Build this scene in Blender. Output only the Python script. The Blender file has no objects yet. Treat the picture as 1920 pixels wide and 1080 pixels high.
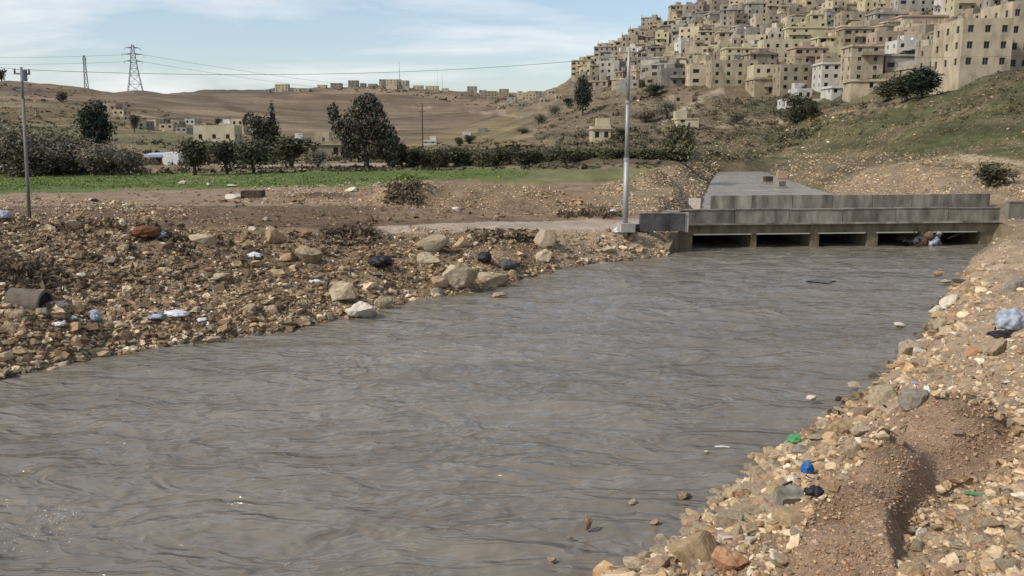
import bpy, math, random
import numpy as np
from mathutils import Vector, Matrix

# ------------------------------------------------------------------ camera, sky, sun, exposure
sc = bpy.context.scene
random.seed(7)
RNG = np.random.default_rng(7)
CAM_Z = 7.0
FPX = 1663.0                       # focal length in pixels of a 1920 wide frame
PITCH = math.atan(290.0 / FPX)
SP, CP = math.sin(PITCH), math.cos(PITCH)

cam_d = bpy.data.cameras.new('camera')
cam_d.sensor_width = 36.0
cam_d.lens = 36.0 * FPX / 1920.0
cam_d.clip_start = 0.1
cam_d.clip_end = 20000
cam = bpy.data.objects.new('camera', cam_d)
sc.collection.objects.link(cam)
cam.location = (0, 0, CAM_Z)
cam.rotation_euler = (math.radians(90) - PITCH, 0, 0)
sc.camera = cam

SUN_EL = math.radians(42)
SUN_AZ = math.atan2(-0.85, -0.42)   # clockwise from +Y
world = bpy.data.worlds.new('World')
sc.world = world
world.use_nodes = True
wn, wl = world.node_tree.nodes, world.node_tree.links
wn.clear()


def wnode(t, **kw):
    n = wn.new(t)
    for k, v in kw.items():
        setattr(n, k, v)
    return n


w_out = wnode('ShaderNodeOutputWorld')
w_bg = wnode('ShaderNodeBackground')
w_bg.inputs['Strength'].default_value = 0.108
sky = wnode('ShaderNodeTexSky', sky_type='NISHITA', sun_disc=False)
sky.sun_elevation = SUN_EL
sky.sun_rotation = SUN_AZ % (2 * math.pi)
sky.air_density = 1.0
sky.dust_density = 0.9
sky.ozone_density = 2.6
w_tc = wnode('ShaderNodeTexCoord')
w_sep = wnode('ShaderNodeSeparateXYZ')
wl.new(w_tc.outputs['Generated'], w_sep.inputs[0])
w_add = wnode('ShaderNodeMath', operation='ADD')
w_add.inputs[1].default_value = 0.16
w_abs = wnode('ShaderNodeMath', operation='ABSOLUTE')
wl.new(w_sep.outputs['Z'], w_abs.inputs[0])
wl.new(w_abs.outputs[0], w_add.inputs[0])
w_comb = wnode('ShaderNodeCombineXYZ')
for ax in 'XY':
    d_ = wnode('ShaderNodeMath', operation='DIVIDE')
    wl.new(w_sep.outputs[ax], d_.inputs[0])
    wl.new(w_add.outputs[0], d_.inputs[1])
    wl.new(d_.outputs[0], w_comb.inputs[ax])
w_map = wnode('ShaderNodeMapping')
w_map.inputs['Location'].default_value = (3.1, 1.35, 0.0)
w_map.inputs['Scale'].default_value = (0.55, 0.8, 1.0)
wl.new(w_comb.outputs[0], w_map.inputs[0])
w_no = wnode('ShaderNodeTexNoise')
w_no.inputs['Scale'].default_value = 1.25
w_no.inputs['Detail'].default_value = 9
w_no.inputs['Roughness'].default_value = 0.58
w_no.inputs['Distortion'].default_value = 0.3
wl.new(w_map.outputs[0], w_no.inputs['Vector'])
w_r = wnode('ShaderNodeValToRGB')
w_r.color_ramp.elements[0].position = 0.47
w_r.color_ramp.elements[0].color = (0, 0, 0, 1)
w_r.color_ramp.elements[1].position = 0.70
w_r.color_ramp.elements[1].color = (1, 1, 1, 1)
wl.new(w_no.outputs['Fac'], w_r.inputs[0])
# thin veil everywhere plus the denser bands
w_m = wnode('ShaderNodeMath', operation='MULTIPLY_ADD')
wl.new(w_r.outputs['Color'], w_m.inputs[0])
w_m.inputs[1].default_value = 0.80
w_m.inputs[2].default_value = 0.16
w_mix = wnode('ShaderNodeMix', data_type='RGBA')
wl.new(w_m.outputs[0], w_mix.inputs['Factor'])
wl.new(sky.outputs[0], w_mix.inputs['A'])
w_mix.inputs['B'].default_value = (6.9, 6.95, 7.05, 1)
wl.new(w_mix.outputs['Result'], w_bg.inputs['Color'])
wl.new(w_bg.outputs[0], w_out.inputs[0])

sun_d = bpy.data.lights.new('sun', 'SUN')
sun_d.energy = 2.6
sun_d.angle = math.radians(5)
sun_d.color = (1.0, 0.93, 0.83)
sun = bpy.data.objects.new('sun', sun_d)
sc.collection.objects.link(sun)
sdir = Vector((math.sin(SUN_AZ) * math.cos(SUN_EL), math.cos(SUN_AZ) * math.cos(SUN_EL), math.sin(SUN_EL)))
sun.rotation_euler = sdir.to_track_quat('Z', 'Y').to_euler()

sc.view_settings.view_transform = 'Standard'
sc.view_settings.look = 'None'
sc.view_settings.exposure = 0.38
sc.view_settings.gamma = 1.0
sc.view_settings.use_curve_mapping = False

COL = sc.collection


# ------------------------------------------------------------------ small helpers
def smooth(a, b, x):
    t = np.clip((np.asarray(x, float) - a) / (b - a), 0, 1)
    return t * t * (3 - 2 * t)


def _hash(ix, iy, seed):
    h = (ix.astype(np.int64) * 374761393 + iy.astype(np.int64) * 668265263 + seed * 1274126177) & 0xFFFFFFFF
    h = ((h ^ (h >> 13)) * 1274126177) & 0xFFFFFFFF
    h = (h ^ (h >> 16)) & 0xFFFFFFFF
    return h / 4294967295.0


def vnoise(x, y, seed=0):
    xi, yi = np.floor(x), np.floor(y)
    fx, fy = x - xi, y - yi
    fx = fx * fx * (3 - 2 * fx)
    fy = fy * fy * (3 - 2 * fy)
    a, b = _hash(xi, yi, seed), _hash(xi + 1, yi, seed)
    c, d = _hash(xi, yi + 1, seed), _hash(xi + 1, yi + 1, seed)
    return (a * (1 - fx) + b * fx) * (1 - fy) + (c * (1 - fx) + d * fx) * fy


def fbm(x, y, seed=0, octv=5, gain=0.5):
    x = np.asarray(x, float)
    y = np.asarray(y, float)
    s, a, t = 0.0, 1.0, 0.0
    for o in range(octv):
        s = s + a * (vnoise(x, y, seed + o * 17) - 0.5) * 2
        t += a
        a *= gain
        x, y = x * 2.03 + 5.3, y * 2.03 - 3.7
    return s / t


def slope_of(py):
    v = (540.0 - np.asarray(py, float)) / FPX
    dy = CP + v * SP
    dz = v * CP - SP
    return dz / dy, dy


def P(px, py, Y):
    s, dy = slope_of(py)
    return np.array([(px - 960.0) / FPX / dy * Y, Y, CAM_Z + s * Y])


def PZ(px, py, z):
    s, dy = slope_of(py)
    return P(px, py, (z - CAM_Z) / s)


def project(X, Y, Z):
    X, Y, Z = np.asarray(X, float), np.asarray(Y, float), np.asarray(Z, float)
    dz = Z - CAM_Z
    depth = Y * CP - dz * SP
    up = Y * SP + dz * CP
    depth = np.where(depth > 0.05, depth, np.nan)
    return 960 + FPX * X / depth, 540 - FPX * up / depth


def in_poly(x, y, poly):
    x = np.asarray(x, float)
    y = np.asarray(y, float)
    inside = np.zeros(x.shape, bool)
    n = len(poly)
    for i in range(n):
        x0, y0 = poly[i]
        x1, y1 = poly[(i + 1) % n]
        c = (y0 > y) != (y1 > y)
        with np.errstate(divide='ignore', invalid='ignore'):
            xx = (x1 - x0) * (y - y0) / (y1 - y0 if y1 != y0 else 1e-9) + x0
        inside ^= c & (x < xx)
    return inside


def dist_segs(x, y, pts, closed=False):
    x = np.asarray(x, float)
    y = np.asarray(y, float)
    d = np.full(x.shape, 1e18)
    n = len(pts)
    for i in range(n if closed else n - 1):
        x0, y0 = pts[i]
        x1, y1 = pts[(i + 1) % n]
        dx, dy = x1 - x0, y1 - y0
        L = dx * dx + dy * dy + 1e-12
        t = np.clip(((x - x0) * dx + (y - y0) * dy) / L, 0, 1)
        d = np.minimum(d, (x - x0 - t * dx) ** 2 + (y - y0 - t * dy) ** 2)
    return np.sqrt(d)


def mesh_np(name, verts, faces, smooth_shade=False, attrs=None):
    """verts (n,3); faces (m,k) of one size, or a list of lists"""
    me = bpy.data.meshes.new(name)
    verts = np.asarray(verts, np.float32)
    if isinstance(faces, np.ndarray):
        m, k = faces.shape
        me.vertices.add(len(verts))
        me.vertices.foreach_set('co', verts.ravel())
        me.loops.add(m * k)
        me.loops.foreach_set('vertex_index', faces.astype(np.int32).ravel())
        me.polygons.add(m)
        me.polygons.foreach_set('loop_start', np.arange(m, dtype=np.int32) * k)
        me.polygons.foreach_set('loop_total', np.full(m, k, np.int32))
    else:
        me.from_pydata([tuple(v) for v in verts.tolist()], [], faces)
    me.update(calc_edges=True)
    me.polygons.foreach_set('use_smooth', np.full(len(me.polygons), bool(smooth_shade)))
    if attrs:
        for an, arr in attrs.items():
            arr = np.asarray(arr, np.float32)
            a = me.color_attributes.new(an, 'FLOAT_COLOR', 'POINT')
            if arr.shape[1] == 3:
                arr = np.hstack([arr, np.ones((len(arr), 1), np.float32)])
            a.data.foreach_set('color', arr.ravel())
    return me


def link(name, me, mat=None, parent=None, loc=None, rot=None, scale=None):
    o = bpy.data.objects.new(name, me)
    COL.objects.link(o)
    if mat is not None and me is not None and len(me.materials) == 0:
        me.materials.append(mat)
    if parent is not None:
        o.parent = parent
    if loc is not None:
        o.location = loc
    if rot is not None:
        o.rotation_euler = rot
    if scale is not None:
        o.scale = scale if hasattr(scale, '__len__') else (scale,) * 3
    return o


def structure(o):
    o['kind'] = 'structure'
    return o


def objmat(o, m):
    """colour one copy of a shared mesh"""
    if len(o.material_slots):
        o.material_slots[0].link = 'OBJECT'
        o.material_slots[0].material = m


class MB:
    """collects simple solids for ONE mesh"""

    def __init__(self):
        self.v, self.f = [], []

    def box(self, c, s, rz=0.0, rx=0.0, ry=0.0):
        b = len(self.v)
        M = Matrix.Rotation(rz, 3, 'Z') @ Matrix.Rotation(ry, 3, 'Y') @ Matrix.Rotation(rx, 3, 'X')
        for dx in (-.5, .5):
            for dy in (-.5, .5):
                for dz in (-.5, .5):
                    p = M @ Vector((dx * s[0], dy * s[1], dz * s[2]))
                    self.v.append((c[0] + p.x, c[1] + p.y, c[2] + p.z))
        for q in ((0, 1, 3, 2), (4, 6, 7, 5), (0, 4, 5, 1), (2, 3, 7, 6), (0, 2, 6, 4), (1, 5, 7, 3)):
            self.f.append([b + i for i in q])
        return self

    def prism(self, base, top):
        """base/top: equal-length point loops (3-D)"""
        b = len(self.v)
        n = len(base)
        self.v += [tuple(p) for p in base] + [tuple(p) for p in top]
        for i in range(n):
            j = (i + 1) % n
            self.f.append([b + i, b + j, b + n + j, b + n + i])
        self.f.append([b + i for i in range(n)][::-1])
        self.f.append([b + n + i for i in range(n)])
        return self

    def tube(self, pts, radii, seg=8, cap=True):
        b0 = len(self.v)
        pts = [Vector(p) for p in pts]
        if not hasattr(radii, '__len__'):
            radii = [radii] * len(pts)
        prev = None
        for i, p in enumerate(pts):
            d = (pts[min(i + 1, len(pts) - 1)] - pts[max(i - 1, 0)]).normalized()
            ref = Vector((0, 0, 1)) if abs(d.z) < .9 else Vector((1, 0, 0))
            if prev is not None:
                a = (prev - d * prev.dot(d)).normalized()
            else:
                a = d.cross(ref).normalized()
            prev = a
            c = d.cross(a)
            for k in range(seg):
                t = 2 * math.pi * k / seg
                q = p + (a * math.cos(t) + c * math.sin(t)) * radii[i]
                self.v.append(tuple(q))
        for i in range(len(pts) - 1):
            for k in range(seg):
                k2 = (k + 1) % seg
                self.f.append([b0 + i * seg + k, b0 + i * seg + k2, b0 + (i + 1) * seg + k2, b0 + (i + 1) * seg + k])
        if cap:
            self.f.append([b0 + k for k in range(seg)][::-1])
            e = b0 + (len(pts) - 1) * seg
            self.f.append([e + k for k in range(seg)])
        return self

    def mesh(self, name, sm=False):
        me = mesh_np(name, self.v, self.f)
        if sm:
            me.polygons.foreach_set('use_smooth', np.ones(len(me.polygons), bool))
        return me

    def build(self, name, mat, parent=None, sm=False, loc=None, rot=None):
        return link(name, self.mesh(name, sm), mat, parent, loc, rot)


# ------------------------------------------------------------------ materials
def new_mat(name):
    m = bpy.data.materials.new(name)
    m.use_nodes = True
    nt = m.node_tree
    return m, nt.nodes, nt.links, nt.nodes['Principled BSDF']


def noisy(name, c1, c2, scale=2.0, rough=0.9, bump=0.3, bscale=None, detail=8, c3=None, rand=0.0, stretch=(1, 1, 1),
          spec=0.3, metallic=0.0, dist=0.05, obj_coords=True):
    """two (or three) colour noise material with fine bump"""
    m, n, l, b = new_mat(name)
    tc = n.new('ShaderNodeTexCoord')
    mp = n.new('ShaderNodeMapping')
    mp.inputs['Scale'].default_value = stretch
    oi = n.new('ShaderNodeObjectInfo')
    vm = n.new('ShaderNodeVectorMath')
    vm.operation = 'MULTIPLY_ADD'
    l.new(oi.outputs['Random'], vm.inputs[0])
    vm.inputs[1].default_value = (37, 53, 71)
    l.new(tc.outputs['Object'], vm.inputs[2])
    l.new(vm.outputs[0], mp.inputs[0])
    no = n.new('ShaderNodeTexNoise')
    no.inputs['Scale'].default_value = scale
    no.inputs['Detail'].default_value = detail
    no.inputs['Roughness'].default_value = 0.62
    l.new(mp.outputs[0], no.inputs['Vector'])
    r = n.new('ShaderNodeValToRGB')
    r.color_ramp.elements[0].position = 0.33
    r.color_ramp.elements[1].position = 0.67
    r.color_ramp.elements[0].color = (*c1, 1)
    r.color_ramp.elements[1].color = (*c2, 1)
    if c3:
        e = r.color_ramp.elements.new(0.5)
        e.color = (*c3, 1)
    l.new(no.outputs['Fac'], r.inputs[0])
    out = r.outputs['Color']
    if rand:
        hs = n.new('ShaderNodeHueSaturation')
        mr = n.new('ShaderNodeMapRange')
        mr.inputs['To Min'].default_value = 1 - rand
        mr.inputs['To Max'].default_value = 1 + rand
        l.new(oi.outputs['Random'], mr.inputs['Value'])
        l.new(mr.outputs[0], hs.inputs['Value'])
        l.new(out, hs.inputs['Color'])
        out = hs.outputs['Color']
    l.new(out, b.inputs['Base Color'])
    b.inputs['Roughness'].default_value = rough
    b.inputs['Specular IOR Level'].default_value = spec
    b.inputs['Metallic'].default_value = metallic
    if bump:
        n2 = n.new('ShaderNodeTexNoise')
        n2.inputs['Scale'].default_value = bscale or scale * 4
        n2.inputs['Detail'].default_value = 6
        n2.inputs['Roughness'].default_value = 0.7
        l.new(mp.outputs[0], n2.inputs['Vector'])
        bp = n.new('ShaderNodeBump')
        bp.inputs['Strength'].default_value = bump
        bp.inputs['Distance'].default_value = dist
        l.new(n2.outputs['Fac'], bp.inputs['Height'])
        l.new(bp.outputs[0], b.inputs['Normal'])
    return m


def attr_mat(name, var=0.25, scales=(0.5, 6.0), bump=0.6, bscale=9.0, dist=0.05, rough=0.95, spec=0.2, bands=None):
    """base colour from the 'col' attribute, mottled by two noises in world metres"""
    m, n, l, b = new_mat(name)
    at = n.new('ShaderNodeAttribute')
    at.attribute_name = 'col'
    geo = n.new('ShaderNodeNewGeometry')
    cur = at.outputs['Color']
    for i, s in enumerate(scales):
        no = n.new('ShaderNodeTexNoise')
        no.inputs['Scale'].default_value = s
        no.inputs['Detail'].default_value = 10
        no.inputs['Roughness'].default_value = 0.65
        l.new(geo.outputs['Position'], no.inputs['Vector'])
        mr = n.new('ShaderNodeMapRange')
        mr.inputs['From Min'].default_value = 0.3
        mr.inputs['From Max'].default_value = 0.7
        mr.inputs['To Min'].default_value = 1 - var
        mr.inputs['To Max'].default_value = 1 + var
        l.new(no.outputs['Fac'], mr.inputs['Value'])
        vm = n.new('ShaderNodeVectorMath')
        vm.operation = 'SCALE'
        l.new(cur, vm.inputs[0])
        l.new(mr.outputs[0], vm.inputs['Scale'])
        cur = vm.outputs[0]
    if bands:
        mp = n.new('ShaderNodeMapping')
        mp.inputs['Scale'].default_value = bands[0]
        l.new(geo.outputs['Position'], mp.inputs[0])
        no = n.new('ShaderNodeTexNoise')
        no.inputs['Scale'].default_value = 1.0
        no.inputs['Detail'].default_value = 7
        no.inputs['Roughness'].default_value = 0.7
        l.new(mp.outputs[0], no.inputs['Vector'])
        mr = n.new('ShaderNodeMapRange')
        mr.inputs['From Min'].default_value = 0.34
        mr.inputs['From Max'].default_value = 0.66
        mr.inputs['To Min'].default_value = 1 - bands[1]
        mr.inputs['To Max'].default_value = 1 + bands[1]
        l.new(no.outputs['Fac'], mr.inputs['Value'])
        vm = n.new('ShaderNodeVectorMath')
        vm.operation = 'SCALE'
        l.new(cur, vm.inputs[0])
        l.new(mr.outputs[0], vm.inputs['Scale'])
        cur = vm.outputs[0]
    l.new(cur, b.inputs['Base Color'])
    b.inputs['Roughness'].default_value = rough
    b.inputs['Specular IOR Level'].default_value = spec
    if bump:
        n2 = n.new('ShaderNodeTexNoise')
        n2.inputs['Scale'].default_value = bscale
        n2.inputs['Detail'].default_value = 8
        n2.inputs['Roughness'].default_value = 0.75
        l.new(geo.outputs['Position'], n2.inputs['Vector'])
        bp = n.new('ShaderNodeBump')
        bp.inputs['Strength'].default_value = bump
        bp.inputs['Distance'].default_value = dist
        l.new(n2.outputs['Fac'], bp.inputs['Height'])
        l.new(bp.outputs[0], b.inputs['Normal'])
    return m


def leaf_mat(name, c):
    m, n, l, b = new_mat(name)
    at = n.new('ShaderNodeAttribute')
    at.attribute_name = 'col'
    oi = n.new('ShaderNodeObjectInfo')
    mr = n.new('ShaderNodeMapRange')
    mr.inputs['To Min'].default_value = 0.75
    mr.inputs['To Max'].default_value = 1.3
    l.new(oi.outputs['Random'], mr.inputs['Value'])
    vm = n.new('ShaderNodeVectorMath')
    vm.operation = 'MULTIPLY'
    l.new(at.outputs['Color'], vm.inputs[0])
    vm.inputs[1].default_value = c
    vs = n.new('ShaderNodeVectorMath')
    vs.operation = 'SCALE'
    l.new(vm.outputs[0], vs.inputs[0])
    l.new(mr.outputs[0], vs.inputs['Scale'])
    l.new(vs.outputs[0], b.inputs['Base Color'])
    b.inputs['Roughness'].default_value = 0.75
    b.inputs['Specular IOR Level'].default_value = 0.25
    return m


def water_mat(name, base, rough, amp, scale, foam=0.0, fresnel_ior=1.33):
    m, n, l, b = new_mat(name)
    geo = n.new('ShaderNodeNewGeometry')
    # silt colour drifting in wide soft swirls
    mp0 = n.new('ShaderNodeMapping')
    mp0.inputs['Rotation'].default_value = (0, 0, math.radians(-48))
    mp0.inputs['Scale'].default_value = (0.25, 1.0, 1)
    l.new(geo.outputs['Position'], mp0.inputs[0])
    n0 = n.new('ShaderNodeTexNoise')
    n0.inputs['Scale'].default_value = 0.35
    n0.inputs['Detail'].default_value = 5
    n0.inputs['Distortion'].default_value = 0.6
    l.new(mp0.outputs[0], n0.inputs['Vector'])
    r = n.new('ShaderNodeValToRGB')
    r.color_ramp.elements[0].position = 0.3
    r.color_ramp.elements[1].position = 0.72
    r.color_ramp.elements[0].color = (*[c * 0.86 for c in base], 1)
    r.color_ramp.elements[1].color = (*[c * 1.14 for c in base], 1)
    l.new(n0.outputs['Fac'], r.inputs[0])
    col = r.outputs['Color']
    if foam:  # pale flecks painted over the base, part of the upstream sky sheen
        nf = n.new('ShaderNodeTexNoise')
        nf.inputs['Scale'].default_value = 3.2
        nf.inputs['Detail'].default_value = 10
        nf.inputs['Roughness'].default_value = 0.7
        l.new(mp0.outputs[0], nf.inputs['Vector'])
        rf = n.new('ShaderNodeValToRGB')
        rf.color_ramp.elements[0].position = 0.62 - foam
        rf.color_ramp.elements[1].position = 0.80 - foam
        l.new(nf.outputs['Fac'], rf.inputs[0])
        mx = n.new('ShaderNodeMix')
        mx.data_type = 'RGBA'
        l.new(rf.outputs['Color'], mx.inputs['Factor'])
        l.new(col, mx.inputs['A'])
        mx.inputs['B'].default_value = (0.46, 0.43, 0.39, 1)
        col = mx.outputs['Result']
    l.new(col, b.inputs['Base Color'])
    b.inputs['Roughness'].default_value = rough
    b.inputs['IOR'].default_value = fresnel_ior
    b.inputs['Specular IOR Level'].default_value = 0.5
    mp = n.new('ShaderNodeMapping')
    mp.inputs['Rotation'].default_value = (0, 0, math.radians(-12))
    mp.inputs['Scale'].default_value = (0.42, 1.0, 1)
    l.new(geo.outputs['Position'], mp.inputs[0])
    prev = None
    for sc_, am, di, ridged, det in ((scale * 0.28, amp * 1.6, 0.8, False, 3), (scale * 0.55, amp * 1.5, 1.1, True, 3), (scale * 1.3, amp * 0.35, 1.0, True, 2), (scale * 3.0, amp * 0.08, 0.5, False, 2)):
        nn = n.new('ShaderNodeTexNoise')
        nn.inputs['Scale'].default_value = sc_
        nn.inputs['Detail'].default_value = det
        nn.inputs['Roughness'].default_value = 0.5
        nn.inputs['Distortion'].default_value = di
        l.new(mp.outputs[0], nn.inputs['Vector'])
        h = nn.outputs['Fac']
        if ridged:
            sb = n.new('ShaderNodeMath')
            sb.operation = 'SUBTRACT'
            l.new(h, sb.inputs[0])
            sb.inputs[1].default_value = 0.5
            ab = n.new('ShaderNodeMath')
            ab.operation = 'ABSOLUTE'
            l.new(sb.outputs[0], ab.inputs[0])
            iv = n.new('ShaderNodeMath')
            iv.operation = 'MULTIPLY'
            iv.inputs[1].default_value = -1.6
            l.new(ab.outputs[0], iv.inputs[0])
            h = iv.outputs[0]
        bp = n.new('ShaderNodeBump')
        bp.inputs['Strength'].default_value = 1.0
        bp.inputs['Distance'].default_value = am
        l.new(h, bp.inputs['Height'])
        if prev is not None:
            l.new(prev, bp.inputs['Normal'])
        prev = bp.outputs[0]
    l.new(prev, b.inputs['Normal'])
    return m


M_ground = attr_mat('rubbly_soil', 0.30, (0.7, 9.0), 0.8, 14.0, 0.06)
M_hill = attr_mat('dry_hillside', 0.34, (0.10, 1.1), 0.9, 0.9, 0.7, bands=((0.03, 0.03, 0.8), 0.25))
M_far = attr_mat('far_slope', 0.22, (0.02, 0.22), 0.5, 0.25, 1.5, bands=((0.004, 0.004, 0.55), 0.35))
M_rock_attr = attr_mat('limestone_rubble', 0.22, (3.0, 22.0), 0.5, 30.0, 0.02)
M_water = water_mat('silty_river_water', (0.185, 0.159, 0.125), 0.15, 0.20, 1.35)
M_water_up = water_mat('sky_paled_silty_water', (0.30, 0.272, 0.225), 0.18, 0.24, 0.9, foam=0.04)  # paler base and flecks stand in for sky reflected off the channel

M_conc = noisy('weathered_concrete', (0.10, 0.09, 0.072), (0.33, 0.30, 0.24), 1.3, 0.9, 0.4, 9, c3=(0.20, 0.182, 0.145), rand=0.22, stretch=(1, 1, 0.35))
M_conc_pale = noisy('pale_concrete', (0.33, 0.31, 0.27), (0.46, 0.43, 0.37), 1.5, 0.9, 0.25, 8)
M_conc_moss = noisy('mossy_concrete', (0.10, 0.09, 0.05), (0.25, 0.21, 0.14), 1.6, 0.95, 0.4, 8, c3=(0.19, 0.15, 0.09), stretch=(1, 1, 0.3))
M_conc_dark = noisy('stained_dark_concrete', (0.055, 0.055, 0.055), (0.13, 0.125, 0.12), 2.0, 0.85, 0.3, 9, rand=0.2)
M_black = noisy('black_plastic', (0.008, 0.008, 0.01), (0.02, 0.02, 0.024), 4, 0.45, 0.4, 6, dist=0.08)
M_galv = noisy('galvanised_steel', (0.27, 0.28, 0.28), (0.40, 0.40, 0.385), 2.0, 0.55, 0.05, 20, metallic=0.35, stretch=(1, 1, 0.2))
M_steel_dark = noisy('dull_lattice_steel', (0.16, 0.18, 0.20), (0.24, 0.26, 0.28), 1, 0.6, 0.0)
M_wood_pole = noisy('grey_timber', (0.14, 0.125, 0.105), (0.26, 0.24, 0.21), 3, 0.9, 0.3, 12, stretch=(3, 3, 0.15))
M_wire = noisy('wire_sheath', (0.05, 0.055, 0.06), (0.07, 0.075, 0.08), 1, 0.6, 0.0)
M_white = noisy('white_paint', (0.62, 0.62, 0.60), (0.80, 0.80, 0.78), 1.2, 0.7, 0.1, 8)
M_whiteplastic = noisy('white_plastic', (0.52, 0.53, 0.55), (0.74, 0.75, 0.77), 5, 0.45, 0.5, 7, dist=0.06)
M_bluegrey = noisy('blue_grey_plastic', (0.22, 0.26, 0.34), (0.50, 0.53, 0.58), 5, 0.5, 0.6, 6, dist=0.1)
M_blue = noisy('blue_plastic', (0.01, 0.07, 0.26), (0.03, 0.16, 0.42), 6, 0.4, 0.4, 8)
M_green = noisy('green_plastic', (0.04, 0.20, 0.07), (0.10, 0.34, 0.14), 6, 0.45, 0.3, 8)
M_rust = noisy('rusty_steel', (0.09, 0.035, 0.016), (0.22, 0.095, 0.04), 4, 0.9, 0.5, 14)
M_glass = noisy('dark_window_glass', (0.012, 0.012, 0.014), (0.035, 0.033, 0.03), 0.4, 0.25, 0.0)
M_bark = noisy('grey_bark', (0.045, 0.035, 0.026), (0.11, 0.09, 0.07), 5, 0.95, 0.5, 16, stretch=(1, 1, 0.25))
M_soil_dark = noisy('turned_dark_soil', (0.055, 0.036, 0.022), (0.14, 0.09, 0.055), 3, 0.97, 0.9, 9, dist=0.1)
M_soil_red = noisy('red_brown_soil', (0.13, 0.075, 0.045), (0.25, 0.155, 0.095), 3, 0.97, 0.9, 9, dist=0.1)

ROCKM = {
    'pale limestone': noisy('pale_limestone', (0.30, 0.235, 0.15), (0.58, 0.48, 0.33), 5, 0.93, 0.9, 14, rand=0.12),
    'tan': noisy('tan_limestone', (0.26, 0.20, 0.125), (0.45, 0.355, 0.235), 4, 0.93, 0.6, 18, rand=0.15),
    'ochre': noisy('ochre_stone', (0.32, 0.225, 0.12), (0.48, 0.355, 0.21), 4, 0.93, 0.6, 18, rand=0.1),
    'reddish': noisy('reddish_stone', (0.28, 0.185, 0.125), (0.42, 0.30, 0.21), 4, 0.93, 0.6, 18, rand=0.15),
    'grey': noisy('grey_stone', (0.16, 0.14, 0.11), (0.32, 0.285, 0.225), 4, 0.93, 0.6, 18, rand=0.15),
    'dark brown': noisy('dark_brown_stone', (0.045, 0.03, 0.022), (0.11, 0.075, 0.055), 4, 0.8, 0.5, 18),
    'whitish': noisy('whitish_stone', (0.48, 0.42, 0.32), (0.68, 0.61, 0.50), 4, 0.9, 0.5, 18),
    'orange': noisy('orange_stone', (0.35, 0.185, 0.095), (0.50, 0.29, 0.16), 4, 0.9, 0.5, 18),
}
WALLM = {
    'tan stone': noisy('tan_stone_wall', (0.22, 0.175, 0.11), (0.47, 0.39, 0.27), 0.5, 0.93, 0.3, 3, c3=(0.36, 0.30, 0.21), rand=0.26, stretch=(1, 1, 0.5)),
    'grey concrete': noisy('grey_render_wall', (0.18, 0.165, 0.14), (0.40, 0.365, 0.305), 0.35, 0.93, 0.3, 3, rand=0.28, stretch=(1, 1, 0.5)),
    'cream': noisy('cream_wall', (0.38, 0.32, 0.21), (0.55, 0.48, 0.34), 0.35, 0.9, 0.2, 3, rand=0.1, stretch=(1, 1, 0.5)),
    'pale yellow': noisy('pale_yellow_wall', (0.42, 0.365, 0.22), (0.55, 0.49, 0.31), 0.35, 0.9, 0.2, 3, rand=0.05, stretch=(1, 1, 0.5)),
    'white': noisy('white_wall', (0.40, 0.375, 0.325), (0.60, 0.565, 0.50), 0.35, 0.9, 0.15, 3, stretch=(1, 1, 0.5)),
    'pinkish tan': noisy('pinkish_wall', (0.29, 0.22, 0.155), (0.42, 0.325, 0.235), 0.35, 0.93, 0.25, 3, rand=0.1, stretch=(1, 1, 0.5)),
    'brown block': noisy('brown_block_wall', (0.17, 0.14, 0.105), (0.31, 0.26, 0.19), 0.4, 0.95, 0.35, 3, rand=0.15, stretch=(1, 1, 0.5)),
}
M_roof = noisy('dusty_flat_roof', (0.20, 0.175, 0.14), (0.33, 0.295, 0.24), 0.5, 0.95, 0.2, 4, rand=0.15)
LEAF = {
    'olive': leaf_mat('olive_leaves', (0.165, 0.150, 0.115)),
    'dark': leaf_mat('dark_evergreen_leaves', (0.066, 0.070, 0.040)),
    'pine': leaf_mat('pine_needles', (0.032, 0.048, 0.032)),
    'euc': leaf_mat('eucalyptus_leaves', (0.054, 0.056, 0.038)),
    'hedge': leaf_mat('orchard_leaves', (0.090, 0.092, 0.050)),
    'scrub': leaf_mat('scrub_leaves', (0.085, 0.075, 0.045)),
    'dry': leaf_mat('dry_brush_twigs', (0.14, 0.105, 0.07)),
    'grass': leaf_mat('field_grass_blades', (0.115, 0.160, 0.040)),
    'drygrass': leaf_mat('dry_grass_blades', (0.18, 0.155, 0.075)),
}

# ------------------------------------------------------------------ the river's shores (world metres)
LS_PIX = [(0, 716), (130, 686), (330, 650), (480, 626), (600, 606), (700, 594), (770, 566), (850, 556), (950, 534),
          (1010, 516), (1100, 498), (1200, 485), (1258, 479)]
RS_PIX = [(1120, 1080), (1200, 1040), (1290, 965), (1345, 925), (1385, 885), (1400, 852), (1470, 832), (1500, 800), (1560, 768),
          (1605, 742), (1650, 695), (1690, 660), (1740, 605), (1755, 565), (1790, 520), (1815, 485), (1852, 460)]
LS = [(-240, -36), (-95, -2), (-45, 11), (-24, 20)] + [tuple(PZ(a, b, 0)[:2]) for a, b in LS_PIX]
RS = [(-240, -70), (-70, -24), (-24, -4), (-10, 4.2), (-3.4, 9.0)] + [tuple(PZ(a, b, 0)[:2]) for a, b in RS_PIX]
BR_L = PZ(1288, 466, 0)[:2]
BR_R = PZ(1852, 459, 0)[:2]
RIVER_POLY = LS + [(BR_L[0] - .2, BR_L[1] + 1)] + [(BR_L[0] + 2.5, BR_L[1] + 15), (BR_R[0] + 3.5, BR_R[1] + 15)] + RS[::-1]
UP_L = [(BR_L[0] + 2.6, 67), (17.5, 82), tuple(PZ(1322, 366, 0)[:2]), tuple(PZ(1333, 340, 0)[:2]), tuple(PZ(1346, 322, 0)[:2])]
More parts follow.
